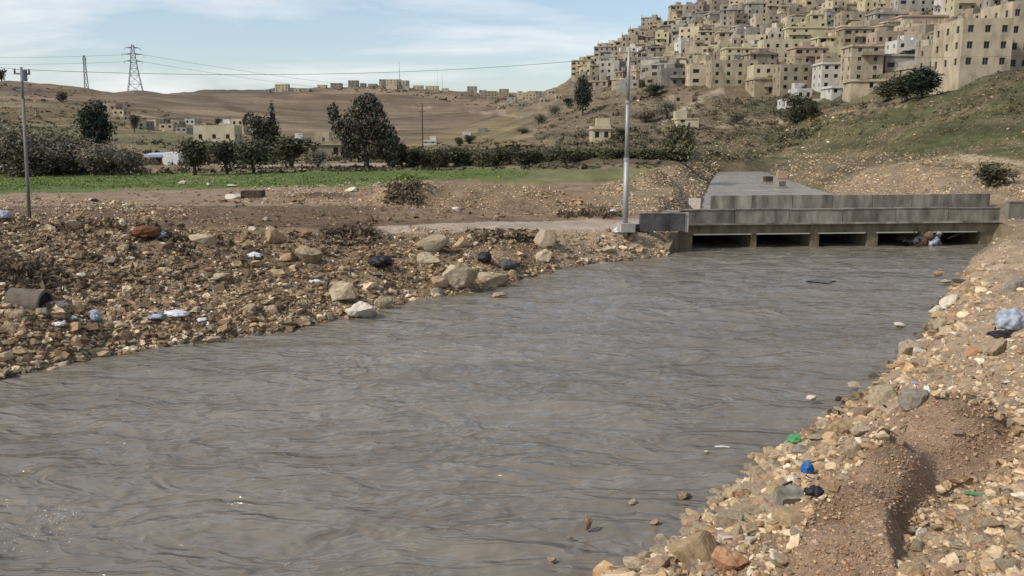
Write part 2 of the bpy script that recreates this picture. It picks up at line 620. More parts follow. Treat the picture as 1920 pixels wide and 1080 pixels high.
UP_R = [(BR_R[0] + 3.5, 67), (33.2, 82), tuple(PZ(1572, 367, 0)[:2]), tuple(PZ(1500, 345, 0)[:2]), tuple(PZ(1432, 322, 0)[:2])]
UP_POLY = UP_L + UP_R[::-1]


def river_sd(X, Y):
    """distance to the water's edge, negative inside the river"""
    d1 = dist_segs(X, Y, RIVER_POLY, True)
    d1 = np.where(in_poly(X, Y, RIVER_POLY), -d1, d1)
    d2 = dist_segs(X, Y, UP_POLY, True)
    d2 = np.where(in_poly(X, Y, UP_POLY), -d2, d2)
    return np.minimum(d1, d2)


# ------------------------------------------------------------------ terrain heights
CTRL = []                                      # world points (x, y, z)


def cp(px, py, Y):
    CTRL.append(P(px, py, Y))


def cz(px, py, z):
    CTRL.append(PZ(px, py, z))


def cw(x, y, z):
    CTRL.append(np.array([x, y, z], float))


# round the camera and behind it
for a in ((0, 0, 5.35), (1.5, 3, 3.7), (0, 6, 1.9), (-4, 4, 2.4), (4, 4, 3.6), (8, 3, 4.2), (0, -8, 6), (10, -10, 6.2), (-15, -12, 3),
          (25, 0, 5), (40, -30, 8), (0, -60, 9), (-60, -80, 6), (80, -80, 14), (0, -400, 20), (-400, -300, 12), (400, -300, 40),
          (0, -3500, 60), (3500, 0, 120), (-3500, 0, 60), (300, 0, 50), (2600, -2600, 100), (-2600, -2600, 60)):
    cw(*a)
# right bank, with the dirt mound
for a in ((1150, 1100, .5), (1290, 1040, .75), (1400, 960, .75), (1450, 905, .7), (1560, 820, .65), (1640, 760, .7), (1700, 700, .8),
          (1445, 1010, 1.1), (1570, 885, 1.05), (1680, 785, 1.15), (1740, 742, 1.55), (1790, 745, 1.7),
          (1500, 1080, 1.9), (1560, 985, 2.0), (1640, 900, 2.0), (1720, 820, 2.05), (1790, 780, 2.0), (1870, 800, 2.25), (1950, 820, 2.3),
          (1660, 1075, 2.05), (1730, 975, 1.75), (1830, 915, 1.9), (1920, 880, 2.0), (1800, 1030, 2.2), (1900, 1075, 2.6),
          (1850, 700, 1.7), (1950, 700, 2.0), (1780, 640, 1.0), (1900, 600, 1.8), (1850, 560, 1.2), (1920, 510, 1.6), (1870, 480, .9),
          (2100, 800, 2.8), (2100, 600, 2.6), (2300, 480, 3.0), (1910, 455, 1.3)):
    cz(*a)
# left bank
for a in ((0, 660, .75), (0, 590, 1.4), (0, 520, 2.05), (0, 455, 2.7), (60, 415, 2.75), (200, 600, .85), (200, 520, 1.75), (200, 460, 2.35),
          (300, 425, 2.5), (400, 570, .85), (400, 500, 1.6), (420, 440, 2.25), (550, 540, .9), (560, 470, 1.75), (560, 430, 2.2),
          (650, 550, .6), (700, 490, 1.3), (700, 440, 1.75), (650, 428, 1.7), (800, 500, .9), (800, 455, 1.45), (860, 520, .5), (900, 480, .9),
          (930, 445, 1.45), (1000, 470, .8), (1050, 450, 1.2), (1120, 470, .65), (1180, 445, 1.2), (1230, 455, .8), (1250, 436, 1.3),
          (-200, 620, 1.5), (-200, 500, 2.6), (-500, 500, 2.8), (-800, 600, 2.0)):
    cz(*a)
# terrace, track, field
for a in ((0, 385, 2.5), (0, 345, 2.4), (300, 390, 2.35), (300, 350, 2.4), (600, 400, 2.0), (600, 355, 2.2), (650, 424, 1.6), (800, 424, 1.5),
          (1000, 422, 1.45), (1150, 423, 1.4), (800, 385, 2.05), (900, 365, 2.3), (1000, 385, 1.8), (1050, 350, 2.4), (1150, 395, 1.75),
          (1180, 350, 2.5), (1260, 395, 1.85), (1270, 340, 2.6), (1310, 330, 2.4), (900, 335, 2.3), (1100, 325, 2.5), (0, 325, 2.4),
          (300, 322, 2.4), (600, 320, 2.4), (900, 318, 2.4), (-400, 360, 2.6), (-400, 325, 2.6), (500, 305, 2.4), (800, 305, 2.3),
          (1300, 398, 1.6), (760, 352, 2.4)):
    cz(*a)
# beyond the bridge, right
for a in ((1590, 362, 75), (1590, 340, 92), (1580, 322, 118), (1700, 362, 73), (1700, 325, 88), (1850, 358, 72), (1850, 320, 86),
          (1950, 360, 68), (1500, 322, 150), (2150, 340, 66), (1890, 400, 64), (1940, 405, 62)):
    cp(*a)
# hillsides: (px, [(py, distance) ...])
HILLS = {
    -700: [(300, 130), (270, 220), (230, 350), (170, 520), (140, 700), (200, 1100), (180, 2500)],
    -300: [(300, 130), (270, 220), (230, 330), (180, 470), (140, 640), (190, 900), (190, 2500)],
    20: [(300, 135), (275, 200), (235, 300), (195, 420), (153, 600), (190, 760), (190, 1100), (190, 2500)],
    130: [(302, 135), (278, 200), (245, 290), (205, 400), (160, 620), (185, 760), (192, 1200), (190, 2500)],
    260: [(304, 140), (285, 200), (262, 270), (235, 380), (200, 540), (171, 800), (188, 1100), (200, 2500)],
    400: [(304, 140), (288, 200), (268, 280), (250, 380), (215, 600), (185, 850), (169, 1100), (205, 2500)],
    520: [(303, 145), (288, 220), (272, 320), (240, 560), (205, 800), (180, 1000), (166, 1200), (205, 2500)],
    700: [(302, 145), (286, 230), (274, 400), (240, 650), (205, 880), (180, 1060), (161, 1200), (205, 2500)],
    850: [(302, 140), (285, 230), (276, 400), (240, 650), (205, 880), (180, 1060), (168, 1200), (205, 2500)],
    950: [(302, 135), (285, 200), (274, 300), (245, 640), (205, 880), (186, 1040), (176, 1150), (210, 2500)],
    1020: [(302, 130), (285, 180), (262, 240), (235, 330), (208, 480), (192, 620), (185, 900), (200, 1300), (215, 2500)],
    1100: [(302, 122), (285, 165), (262, 215), (235, 270), (205, 330), (168, 420), (128, 520), (150, 640), (200, 1200)],
    1200: [(304, 120), (283, 155), (255, 205), (228, 255), (200, 310), (150, 385), (102, 460), (72, 530), (90, 700), (150, 1300)],
    1300: [(306, 125), (287, 150), (262, 185), (232, 235), (200, 285), (160, 330), (100, 400), (52, 470), (15, 540), (20, 700), (100, 1400)],
    1450: [(308, 178), (288, 196), (262, 218), (236, 242), (206, 268), (186, 290), (120, 345), (60, 410), (0, 480), (-60, 570), (-60, 800), (60, 1500)],
    1600: [(300, 140), (272, 160), (242, 182), (212, 208), (186, 236), (165, 262), (110, 320), (50, 385), (-20, 465), (-85, 570), (-80, 800), (60, 1500)],
    1750: [(300, 102), (270, 115), (235, 132), (200, 152), (168, 180), (145, 215), (90, 290), (30, 360), (-40, 445), (-95, 570), (-90, 800), (60, 1500)],
    1900: [(300, 94), (262, 104), (225, 116), (185, 132), (140, 162), (128, 180), (120, 205), (60, 280), (0, 350), (-60, 435), (-115, 570), (-100, 800), (60, 1500)],
    2150: [(300, 90), (255, 100), (200, 115), (150, 135), (100, 165), (60, 220), (0, 300), (-60, 400), (-120, 560), (-100, 800), (60, 1500)],
    2600: [(300, 85), (230, 100), (150, 125), (80, 170), (0, 260), (-80, 400), (-120, 560), (-80, 900), (60, 1600)],
}
for px_, lst in HILLS.items():
    for py_, Y_ in lst:
        cp(px_, py_, Y_)
for a in (-1, 1):
    cw(a * 2400, 3200, 60)
cw(0, 4000, 40)
CTRL = np.array(CTRL)


def rbf_coords(X, Y):
    r = np.sqrt(X * X + Y * Y)
    return np.arctan2(X, Y) * 2.2, np.log(r + 2.0) * 1.6


cu, cv = rbf_coords(CTRL[:, 0], CTRL[:, 1])
# the value that is interpolated is height over (distance + 12): even in the picture near and far
cw_ = (CTRL[:, 2] - 2.0) / (np.hypot(CTRL[:, 0], CTRL[:, 1]) + 12.0)
D_ = np.sqrt((cu[:, None] - cu[None]) ** 2 + (cv[:, None] - cv[None]) ** 2 + 1e-4)
A_ = np.zeros((len(cu) + 1,) * 2)
A_[:-1, :-1] = D_ + np.eye(len(cu)) * -0.002
A_[-1, :-1] = 1
A_[:-1, -1] = 1
SOL = np.linalg.solve(A_, np.append(cw_, 0.0))

NEAR_TH = math.radians(52)
_in = math.radians(34)
th = np.concatenate([np.linspace(-math.pi, -NEAR_TH, 44)[:-1], np.linspace(-NEAR_TH, -_in, 50)[:-1], np.linspace(-_in, _in, 400), np.linspace(_in, NEAR_TH, 50)[1:], np.linspace(NEAR_TH, math.pi, 44)[1:]])
rr = np.concatenate([np.geomspace(0.6, 6.5, 16)[:-1], np.geomspace(6.5, 62, 370)[:-1], np.geomspace(62, 700, 190)[:-1], np.geomspace(700, 4200, 40)])
TH, RR = np.meshgrid(th, rr)                 # rows = r, cols = theta
GX, GY = RR * np.sin(TH), RR * np.cos(TH)
NR, NT = GX.shape
gz = np.full(GX.shape, SOL[-1])
gu, gv = rbf_coords(GX, GY)
for i in range(len(cu)):
    gz += SOL[i] * np.sqrt((gu - cu[i]) ** 2 + (gv - cv[i]) ** 2 + 1e-4)
GZ = gz * (RR + 12.0) + 2.0
GSD = river_sd(GX, GY)
bpx, bpy_ = project(GX, GY, GZ)              # where the smooth ground shows: used to lay out regions


def blob(px, py, z, rx, ry, h, p=2.0):
    """a heap of earth on the ground, height h, at the place seen at (px, py)"""
    c = PZ(px, py, z)
    q = ((GX - c[0]) / rx) ** 2 + ((GY - c[1]) / ry) ** 2
    return h * np.exp(-q ** (p / 2))


HEAPS = [(758, 378, 2.2, 2.0, 1.6, 2.0), (1115, 405, 1.7, 2.6, 1.2, .7), (945, 445, 1.4, 1.7, .8, .55), (650, 445, 1.8, 2.0, 1.0, .5),
         (1272, 398, 1.8, 1.4, .9, .7), (600, 372, 2.2, 3.5, 1.5, .5), (860, 378, 2.1, 4, 1.6, .9), (1010, 376, 2, 4, 1.6, .9), (930, 352, 2.3, 5, 2, .9), (690, 366, 2.2, 3, 1.4, .6), (1130, 345, 2.4, 4, 2.4, 1.0),
         (1700, 330, 3.0, 5, 3, 1.2), (1560, 325, 3, 4, 3, 1.0), (1820, 335, 3.0, 4, 2, .9), (1230, 345, 2.4, 5, 4, 1.2), (1120, 365, 2.2, 4, 3, .7),
         (1180, 428, 1.3, 1.2, .6, .35), (1860, 330, 3, 3, 2, .8), (470, 425, 2.2, 2.5, 1.0, .4), (270, 440, 2.4, 2.5, 1.0, .4),
         (850, 430, 1.6, 1.6, .6, .4), (780, 432, 1.7, 1.6, .6, .5), (1560, 985, 1.9, .5, .45, .36), (1640, 900, 1.9, .6, .5, .45), (1725, 815, 2.0, .7, .6, .45), (1820, 830, 2.1, .8, .6, .25), (180, 450, 2.2, 1.6, .8, .5), (330, 512, 1.6, 1.7, .8, .45), (480, 498, 1.6, 1.3, .7, .45), (110, 612, 1.0, 1.5, .6, .35), (560, 556, .9, 1.2, .5, .35), (760, 500, 1.0, 1.2, .5, .35), (20, 440, 2.5, 2.2, .9, .5), (420, 590, .8, 1.4, .5, .3), (690, 450, 1.6, 1.2, .6, .35), (60, 560, 1.7, 1.8, .7, .45), (1560, 1032, 1.7, .45, .26, -.75), (1862, 830, 2.1, .5, .22, -.6), (1725, 985, 1.8, .5, .26, -.45)]
for h_ in HEAPS:
    GZ += blob(*h_)

rubble_amt = np.zeros(GX.shape)
rough_px = (RR < 66) & ((bpy_ > 405) | (bpx > 1150))
rubble_amt = np.where(RR < 62, 1.0, 0.0) * smooth(425, 445, np.nan_to_num(bpy_, nan=900))
rubble_amt = np.maximum(rubble_amt, ((bpx > 1180) & (RR > 55) & (RR < 110) & (bpx < 1930)) * 0.9)
rubble_amt = np.maximum(rubble_amt, in_poly(bpx, bpy_, [(420, 380), (420, 350), (700, 335), (1200, 330), (1200, 408), (900, 405), (700, 395)]) * 0.6)
rubble_amt = np.maximum(rubble_amt, in_poly(bpx, bpy_, [(-900, 440), (-900, 375), (180, 372), (330, 400), (480, 425), (400, 440)]) * 0.8)
mound = in_poly(bpx, bpy_, [(1430, 1030), (1560, 890), (1700, 765), (1745, 725), (1800, 730), (1900, 790), (1900, 860), (1760, 915), (1690, 1000), (1690, 1100), (1400, 1100)])
rubble_amt = np.where(mound, 0.35, rubble_amt)
GZ += rubble_amt * (0.20 * fbm(GX * .55, GY * .55, 3, 3) + 0.17 * fbm(GX * 1.9, GY * 1.9, 5, 4, .6))
GZ += np.where((GX < GY * .2) & (RR < 55), rubble_amt * smooth(.8, 4, GSD), 0) * (.30 * fbm(GX * .35, GY * .35, 33, 3) + .12 * np.abs(fbm(GX * 1.1, GY * 1.1, 34, 3)))
rs_near = (GX > GY * .05) & (RR < 45)
GZ += np.where(rs_near, .24 * np.exp(-((GSD - 1.0) / .55) ** 2) * (1 + .8 * fbm(GX * .9, GY * .9, 35, 3)), 0)
mpoly = [(1440, 1030), (1560, 895), (1700, 772), (1745, 735), (1800, 738), (1890, 795), (1890, 855), (1760, 912), (1690, 1000), (1690, 1100), (1410, 1100)]
mdist = dist_segs(np.nan_to_num(bpx, nan=-9e3), np.nan_to_num(bpy_, nan=9e3), mpoly, True)
GZ += np.where(in_poly(bpx, bpy_, mpoly), .34 * smooth(0, 38, mdist), 0)
GZ += mound * (0.10 * fbm(GX * 1.4, GY * 1.4, 31, 4))
flat = (1 - rubble_amt) * (RR < 130)
GZ += flat * 0.05 * fbm(GX * .5, GY * .5, 9, 4)
hillm = smooth(130, 200, RR)
GZ += hillm * (RR / 1000.0) * 9.0 * fbm(GX * .022, GY * .022, 12, 5, .55) * np.where(bpx > 1000, .6, .5)
# gullies and small terraces on the slopes at the right
sl = smooth(95, 120, RR) * (1 - smooth(500, 620, RR)) * (bpx > 1000)
GZ += sl * 0.9 * fbm(GX * .10, GY * .10, 21, 4, .6)
GZ += sl * 0.35 * fbm(GX * .45, GY * .45, 22, 3, .6)

GZ += sl * smooth(115, 150, RR) * 0.62 * np.sin(GZ * 1.15 + 2.5 * fbm(GX * .03, GY * .03, 23, 3))

# banks dip to the water, the bed lies below it
under = GSD < 0
edge = smooth(0.0, 2.0, GSD) * 0.75 + 0.25 * smooth(0, .5, GSD)
edge = np.where(GY > 76, smooth(-.3, 4.5, GSD), edge)
low = np.minimum(np.abs(GSD) * 0.5, 1.2)
near_edge = (GSD < np.where(GY > 76, 5.5, 2.2)) & (RR < 200)
GZ = np.where(near_edge & ~under, GZ * edge + (1 - edge) * (-0.06 + .12 * fbm(GX * 1.7, GY * 1.7, 40, 3) + np.where(GY > 76, .45 * smooth(0, .7, GSD), 0)), GZ)
GZ = np.where(under, -0.12 - low, GZ)


def height(X, Y):
    X = np.asarray(X, float)
    Y = np.asarray(Y, float)
    t = np.arctan2(X, Y)
    r = np.hypot(X, Y)
    it = np.clip(np.searchsorted(th, t) - 1, 0, NT - 2)
    ir = np.clip(np.searchsorted(rr, r) - 1, 0, NR - 2)
    ft = np.clip((t - th[it]) / (th[it + 1] - th[it]), 0, 1)
    fr = np.clip((r - rr[ir]) / (rr[ir + 1] - rr[ir]), 0, 1)
    return ((GZ[ir, it] * (1 - ft) + GZ[ir, it + 1] * ft) * (1 - fr) + (GZ[ir + 1, it] * (1 - ft) + GZ[ir + 1, it + 1] * ft) * fr)


def hits(px, py, rmin=6.6, rmax=1500.0):
    """where the sight lines through these picture points first meet the ground: N x 3 (nan = sky)"""
    px = np.atleast_1d(np.asarray(px, float))
    py = np.atleast_1d(np.asarray(py, float))
    out = np.full((len(px), 3), np.nan)
    rows = np.where((rr >= rmin) & (rr <= rmax))[0]
    R_ = rr[rows]
    for s0 in range(0, len(px), 8000):
        sl_ = slice(s0, s0 + 8000)
        s, dy = slope_of(py[sl_])
        xr = (px[sl_] - 960.0) / FPX / dy
        t = np.arctan(xr)
        k = s / np.sqrt(1 + xr * xr)                 # z per horizontal metre
        it = np.clip(np.searchsorted(th, t) - 1, 0, NT - 2)
        ft = (t - th[it]) / (th[it + 1] - th[it])
        Zc = GZ[rows][:, it] * (1 - ft) + GZ[rows][:, it + 1] * ft
        Zr = CAM_Z + R_[:, None] * k[None]
        diff = Zc - Zr
        hit = diff >= 0
        first = np.argmax(hit, axis=0)
        ok = hit[first, np.arange(len(t))] & (first > 0)
        a = diff[np.maximum(first - 1, 0), np.arange(len(t))]
        b = diff[first, np.arange(len(t))]
        f = a / (a - b + 1e-9)
        R = R_[np.maximum(first - 1, 0)] * (1 - f) + R_[first] * f
        X, Y, Z = R * np.sin(t), R * np.cos(t), CAM_Z + R * k
        o = np.stack([X, Y, Z], 1)
        o[~ok] = np.nan
        out[sl_] = o
    return out


def hit1(px, py, **k):
    return hits([px], [py], **k)[0]


# ------------------------------------------------------------------ ground colours and region meshes
PXg, PYg = project(GX, GY, GZ)
PXg = np.nan_to_num(PXg, nan=-5000)
PYg = np.nan_to_num(PYg, nan=2000)


def C(*c):
    return np.array(c, float)


col = np.zeros(GX.shape + (3,)) + C(.19, .135, .085)
n1 = fbm(GX * .8, GY * .8, 50, 5)[..., None]
n2 = fbm(GX * .12, GY * .12, 51, 5)[..., None]


def lay(mask, c):
    global col
    m = np.clip(np.asarray(mask, float), 0, 1)[..., None]
    col = col * (1 - m) + c * m


# left bank soil: darker, wetter brown
lay((GX < GY * .22) & (RR < 66), C(.24, .168, .095) * (1 + .5 * n1))
lay(smooth(-.05, .35, fbm(GX * .33, GY * .33, 55, 4)) * (GX < GY * .22) * (RR < 62) * (PYg > 385) * smooth(1.5, 4, GSD) * .8, C(.145, .100, .062) * (1 + .3 * n1))
# right bank soil: paler
lay((GX > GY * .05) & (RR < 60), C(.34, .25, .165) * (1 + .25 * n1))
lay(mound, C(.30, .21, .14) * (1 + .18 * n1))
lay(smooth(.5, .0, GSD) * (RR < 70) * (GSD > 0), C(.12, .09, .06))
# red-brown terrace behind the left rubble
lay(smooth(372, 380, PYg + 6 * n1[..., 0]) * (RR < 70) * (PYg < 426) * (PXg < 1150) * (GX < 14), C(.16, .108, .066) * (1 + .3 * n1))
lay((PYg < 386) * (PYg > 350) * (PXg < 720) * (RR < 90), C(.27, .19, .125) * (1 + .2 * n1))
# rubble ground further off
far_rub = ((RR > 52) & (RR < 130) & (PYg > 316) & (PYg < 420) & (PXg > 1080)) | ((PXg > 1540) & (RR > 55) & (RR < 112) & (PYg > 285))
lay(far_rub, C(.24, .178, .112) * (1 + .35 * n1))
lay(in_poly(PXg, PYg, [(700, 412), (700, 368), (850, 350), (1180, 330), (1180, 412)]) * .8, C(.23, .16, .10) * (1 + .35 * n1))
for hp_ in [h for h in HEAPS if h[0] in (1115, 945, 650, 1272, 600, 850, 780)]:
    lay(smooth(.10, .6, blob(*hp_) / abs(hp_[5])) * .9, C(.098, .068, .042) * (1 + .3 * n1))
# field
field_mask = in_poly(PXg + 10 * n2[..., 0], PYg + 3 * n1[..., 0], [(-3000, 372), (-3000, 318), (300, 324), (760, 318), (1240, 312), (1200, 338), (960, 345), (900, 338), (760, 334), (700, 350), (400, 354), (0, 364)]) & (RR > 50) & (RR < 150)
# the plain beyond the field
plain = (RR > 112) & (RR < 240) & (PYg > 280) & (PXg < 1250) & ~field_mask
lay(plain, C(.20, .165, .10) * (1 + .4 * n2))
lay(in_poly(PXg, PYg, [(180, 322), (200, 312), (430, 308), (760, 306), (760, 316), (430, 320)]) & (RR > 95), C(.33, .245, .17))
gn = fbm(GX * .25, GY * .06, 61, 5)[..., None]
lay(field_mask, C(.108, .145, .040) * (1 + .35 * gn))
lay(field_mask * smooth(.15, .4, gn[..., 0]) * .7, C(.20, .17, .08))
lay(field_mask * smooth(860, 1080, PXg + 80 * n2[..., 0]) * .75, C(.165, .145, .075) * (1 + .4 * gn))
# hills at the left and the far ridge
lh = (RR > 150) & (PXg < 1000) & (PYg < 300)
lay(smooth(150, 260, RR) * (PXg < 1060), C(.175, .135, .068) * (1 + .4 * n2))
strip = np.sin(GZ * .55 + 3 * fbm(GX * .006, GY * .006, 70, 4) * 3)[..., None]
lay(smooth(380, 640, RR) * (PXg < 1060), C(.19, .138, .088) * (1 + .24 * strip + .2 * fbm(GX * .01, GY * .02, 71, 5)[..., None]))
lay(smooth(.05, .5, fbm(GX * .013, GY * .035, 72, 5)) * smooth(380, 640, RR) * (PXg < 1060) * .7, C(.13, .105, .075))
lay((PXg > 250) * (PXg < 560) * smooth(176, 172, PYg) * (RR > 700), C(.105, .085, .078))
lay(smooth(.0, .35, fbm(GX * .02, GY * .02, 73, 4)) * (RR > 170) * (RR < 420) * (PXg < 700) * .7, C(.105, .10, .048))
# town hill and the slopes under it
th_ = (RR > 112) & (PXg > 960) & ~(lh & (PXg < 960))
lay(th_ * smooth(940, 1010, PXg + (PYg - 270) * -.25) * (RR > 112) * (RR < 900), C(.175, .135, .082) * (1 + .4 * n2))
lay(th_ * smooth(.0, .3, fbm(GX * .035, GY * .035, 74, 5)) * (PXg > 1000) * (RR < 900) * .75, C(.095, .088, .048))
# grassy spur at the right
gs = in_poly(PXg, PYg, [(1290, 310), (1300, 285), (1420, 235), (1560, 212), (1700, 190), (1800, 160), (1850, 150), (2000, 120), (3000, 60), (3000, 310), (1900, 300), (1620, 285), (1480, 300)]) & (RR > 80) & (RR < 400)
gm = fbm(GX * .07, GY * .07, 80, 5)[..., None]
lay(gs, C(.125, .115, .055) * (1 + .25 * gm))
lay(gs * smooth(.02, .4, gm[..., 0]) * .85, C(.085, .095, .038))
lay(gs * smooth(.0, .35, fbm(GX * .16, GY * .16, 82, 5)) * .9, C(.185, .14, .085))
lay(gs * smooth(.05, .3, fbm(GX * .09 + GZ * .5, GY * .05, 83, 5)) * .6, C(.075, .07, .035))
# pale tracks on the slopes
for pts, w, c in (([(1236, 232), (1290, 200), (1352, 166)], 4, C(.36, .30, .21)), ([(1350, 238), (1400, 232), (1465, 228)], 4, C(.38, .31, .21)),
                  ([(1790, 293), (1850, 300), (1925, 312)], 7, C(.40, .31, .20)), ([(1560, 214), (1640, 205), (1700, 196)], 2.5, C(.33, .26, .17)),
                  ([(1860, 322), (1990, 336)], 8, C(.38, .29, .19)), ([(980, 222), (1010, 205), (1050, 190)], 2, C(.14, .12, .09)),
                  ([(700, 195), (860, 205), (980, 220)], 1.5, C(.31, .24, .17)), ([(190, 205), (300, 222), (420, 240)], 1.5, C(.33, .27, .18))):
    lay(smooth(w * 1.3, w * .7, dist_segs(PXg + 3 * n1[..., 0], PYg, pts)) * (RR > 80) * .85, c)

track_mask = in_poly(PXg, PYg + 1.5 * n1[..., 0], [(640, 433), (720, 424), (900, 417), (1170, 411), (1290, 412), (1290, 428), (1170, 431), (1000, 432), (800, 437), (680, 440)]) & (RR > 42) & (RR < 64)
lay(track_mask, C(.36, .285, .22) * (1 + .12 * n1))

# faces
i0 = (np.arange(NR - 1)[:, None] * NT + np.arange(NT - 1)[None])
F_all = np.stack([i0, i0 + 1, i0 + NT + 1, i0 + NT], -1).reshape(-1, 4)[:, ::-1]
vt = np.stack([GX, GY, GZ], -1).reshape(-1, 3)
vc = np.clip(col, 0.01, .9).reshape(-1, 3)


def fmask(m):
    return m[:-1, :-1].ravel()


R_flat = fmask(RR)
reg = np.zeros(len(F_all), int)
reg[fmask(track_mask)] = 1
reg[fmask(field_mask)] = 2
reg[(R_flat > 112) & fmask(GX > GY * .04) & fmask(~field_mask)] = 3
reg[(R_flat > 150) & fmask(GX <= GY * .04) & fmask(~field_mask)] = 4


def submesh(name, fm, mat, z=None, vcol=None, sm=True):
    F = F_all[fm]
    used, inv = np.unique(F, return_inverse=True)
    v = vt[used].copy()
    if z is not None:
        v[:, 2] = z.reshape(-1)[used]
    me = mesh_np(name, v, inv.reshape(F.shape), sm, {'col': (vc if vcol is None else vcol)[used]})
    return structure(link(name, me, mat))


for k, (nm, mt) in enumerate((('ground', M_ground), ('dirt_track', M_ground), ('field', M_ground), ('town_hill', M_hill), ('distant_hills', M_far))):
    submesh(nm, reg == k, mt)
# close the small hole under the camera
cv0 = [tuple(vt[j]) for j in range(NT)]
structure(link('ground_underfoot', mesh_np('ground_underfoot', [(0, 0, float(vt[:NT, 2].mean()))] + cv0, [[0, 1 + j, 2 + j] for j in range(NT - 1)], False,
                                           {'col': np.tile([.22, .16, .1], (NT + 1, 1))}), M_ground))

# water: real low waves, fine ripples in the material
wz = 0.115 * fbm(GX * .85 + GY * .35, GY * 1.35, 90, 4, .5) + 0.07 * fbm(GX * .16, GY * .35, 91, 3) + 0.02 * fbm(GX * 1.3 + GY * .3, GY * 3.1, 94, 3) * (RR < 60)
wz += smooth(72, 90, RR) * .10 * fbm(GX * .8, GY * .45, 93, 4, .6)
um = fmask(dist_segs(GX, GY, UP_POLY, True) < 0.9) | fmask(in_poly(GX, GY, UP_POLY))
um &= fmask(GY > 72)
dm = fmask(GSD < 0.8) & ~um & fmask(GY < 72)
submesh('river', dm, M_water, z=wz)
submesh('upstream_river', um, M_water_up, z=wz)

# ------------------------------------------------------------------ labelled things: registry
THINGS = []                                   # (object, description, px, py)
LANDMARKS = []                                # (phrase, px, py)


def where(x, y, z):
    a, b = project(x, y, z)
    return float(a), float(b)


def thing(o, desc, cat, group=None, pos=None, fixed=False, mark=None):
    """fixed: desc is already the full label"""
    o['category'] = cat
    o['label'] = desc
    if group:
        o['group'] = group
    p = pos if pos is not None else tuple(o.location)
    px, py = where(*p)
    THINGS.append([o, desc, px, py, fixed])
    if mark:
        LANDMARKS.append((mark, px, py))
    return o


def empty(name, loc, rz=0.0):
    o = bpy.data.objects.new(name, None)
    COL.objects.link(o)
    o.location = loc
    o.rotation_euler = (0, 0, rz)
    o.empty_display_size = .3
    return o


def place(px, py, **k):
    h = hit1(px, py, **k)
    if np.isnan(h[0]):
        h = hit1(px, py + 6, **k)
    return h


#==PART2==
# ------------------------------------------------------------------ bridge over box culverts
BX0, BX1 = P(1288, 466, 1)[0], 0
b_dir = np.array([BR_R[0] - BR_L[0], BR_R[1] - BR_L[1]])
B_LEN = float(np.linalg.norm(b_dir))
B_ANG = math.atan2(b_dir[1], b_dir[0])
bridge = empty('culvert_bridge', (BR_L[0], BR_L[1], 0), B_ANG)
thing(bridge, 'low grey concrete bridge with five dark box openings across the river', 'bridge', pos=(BR_L[0] + 9, BR_L[1] + 1, 2), fixed=True)
LANDMARKS.append(('the concrete bridge', 1560, 400))
# local axes: x along the bridge, y upstream, z up
fr = [0.018, 0.208, 0.226, 0.404, 0.432, 0.592, 0.628, 0.770, 0.805, 0.975]   # opening edges, in shares of the length
OP = [(fr[i] * B_LEN, fr[i + 1] * B_LEN) for i in range(0, 10, 2)]
edges = [-0.35] + [e for o in OP for e in o] + [B_LEN + 0.35]
pier_me = []
for i in range(0, len(edges), 2):
    x0, x1 = edges[i], edges[i + 1]
    MB().box(((x0 + x1) / 2, 4.8, -0.15), (x1 - x0, 9.4, 1.96)).build('pier', M_conc_moss, bridge)
MB().box((B_LEN / 2, 4.82, 1.19), (B_LEN + 1.0, 9.5, 0.72)).build('deck_slab', M_conc_moss, bridge)
MB().box((B_LEN / 2, 4.7, 1.567), (B_LEN + 0.6, 8.8, 0.03)).build('roadway', M_conc, bridge)
for x0, x1 in OP:
    MB().box(((x0 + x1) / 2 - .02 * x0, 0.02, 0.862), (x1 - x0 - .1, 0.20, 0.07)).build('lintel', M_conc_pale, bridge)
MB().box((B_LEN / 2, -0.06, 1.50), (B_LEN + 1.3, 0.40, 0.10)).build('string_course', M_conc, bridge)
MB().box((B_LEN / 2, 9.66, 0.3), (B_LEN, 0.1, 2.4)).build('dark_rear_panel', M_black, bridge)  # black sheet painting the shade inside the culverts; they are open behind
# near parapet cast in bays, with joints; far parapet likewise
n_b = 6
for k in range(n_b):
    w = (B_LEN + 1.1) / n_b
    x = -0.55 + (k + .5) * w
    hh = 0.80 + 0.02 * math.sin(k * 2.1)
    p = MB().box((x, 0.0, 1.552 + hh / 2), (w - 0.035, 0.28, hh))
    o = p.build('parapet_panel', M_conc, bridge)
    MB().box((x, 0.0, 1.552 + hh + .03), (w - 0.05, 0.36, 0.06)).build('coping', M_conc, o)
for k in range(7):
    w = (B_LEN + 1.6) / 7
    x = 2.2 + 2.2 + (k + .5) * w
    hh = 1.03 + 0.02 * math.sin(k * 1.3)
    p = MB().box((x, 9.3, 1.552 + hh / 2), (w - 0.04, 0.28, hh))
    p.build('far_parapet_panel', M_conc, bridge)
# splayed wing walls
MB().prism([(-0.3, 0.2, -.8), (-0.75, 0.2, -.8), (-2.3, -2.6, -.8), (-1.9, -2.75, -.8)],
           [(-0.3, 0.2, 1.5), (-0.75, 0.2, 1.5), (-2.3, -2.6, .35), (-1.9, -2.75, .35)]).build('wing_wall', M_conc_moss, bridge)
MB().prism([(B_LEN + .3, 0.2, -.8), (B_LEN + .75, 0.2, -.8), (B_LEN + 2.6, -3.0, -.8), (B_LEN + 2.2, -3.15, -.8)][::-1],
           [(B_LEN + .3, 0.2, 1.45), (B_LEN + .75, 0.2, 1.45), (B_LEN + 2.6, -3.0, .5), (B_LEN + 2.2, -3.15, .5)][::-1]).build('wing_wall', M_conc_moss, bridge)

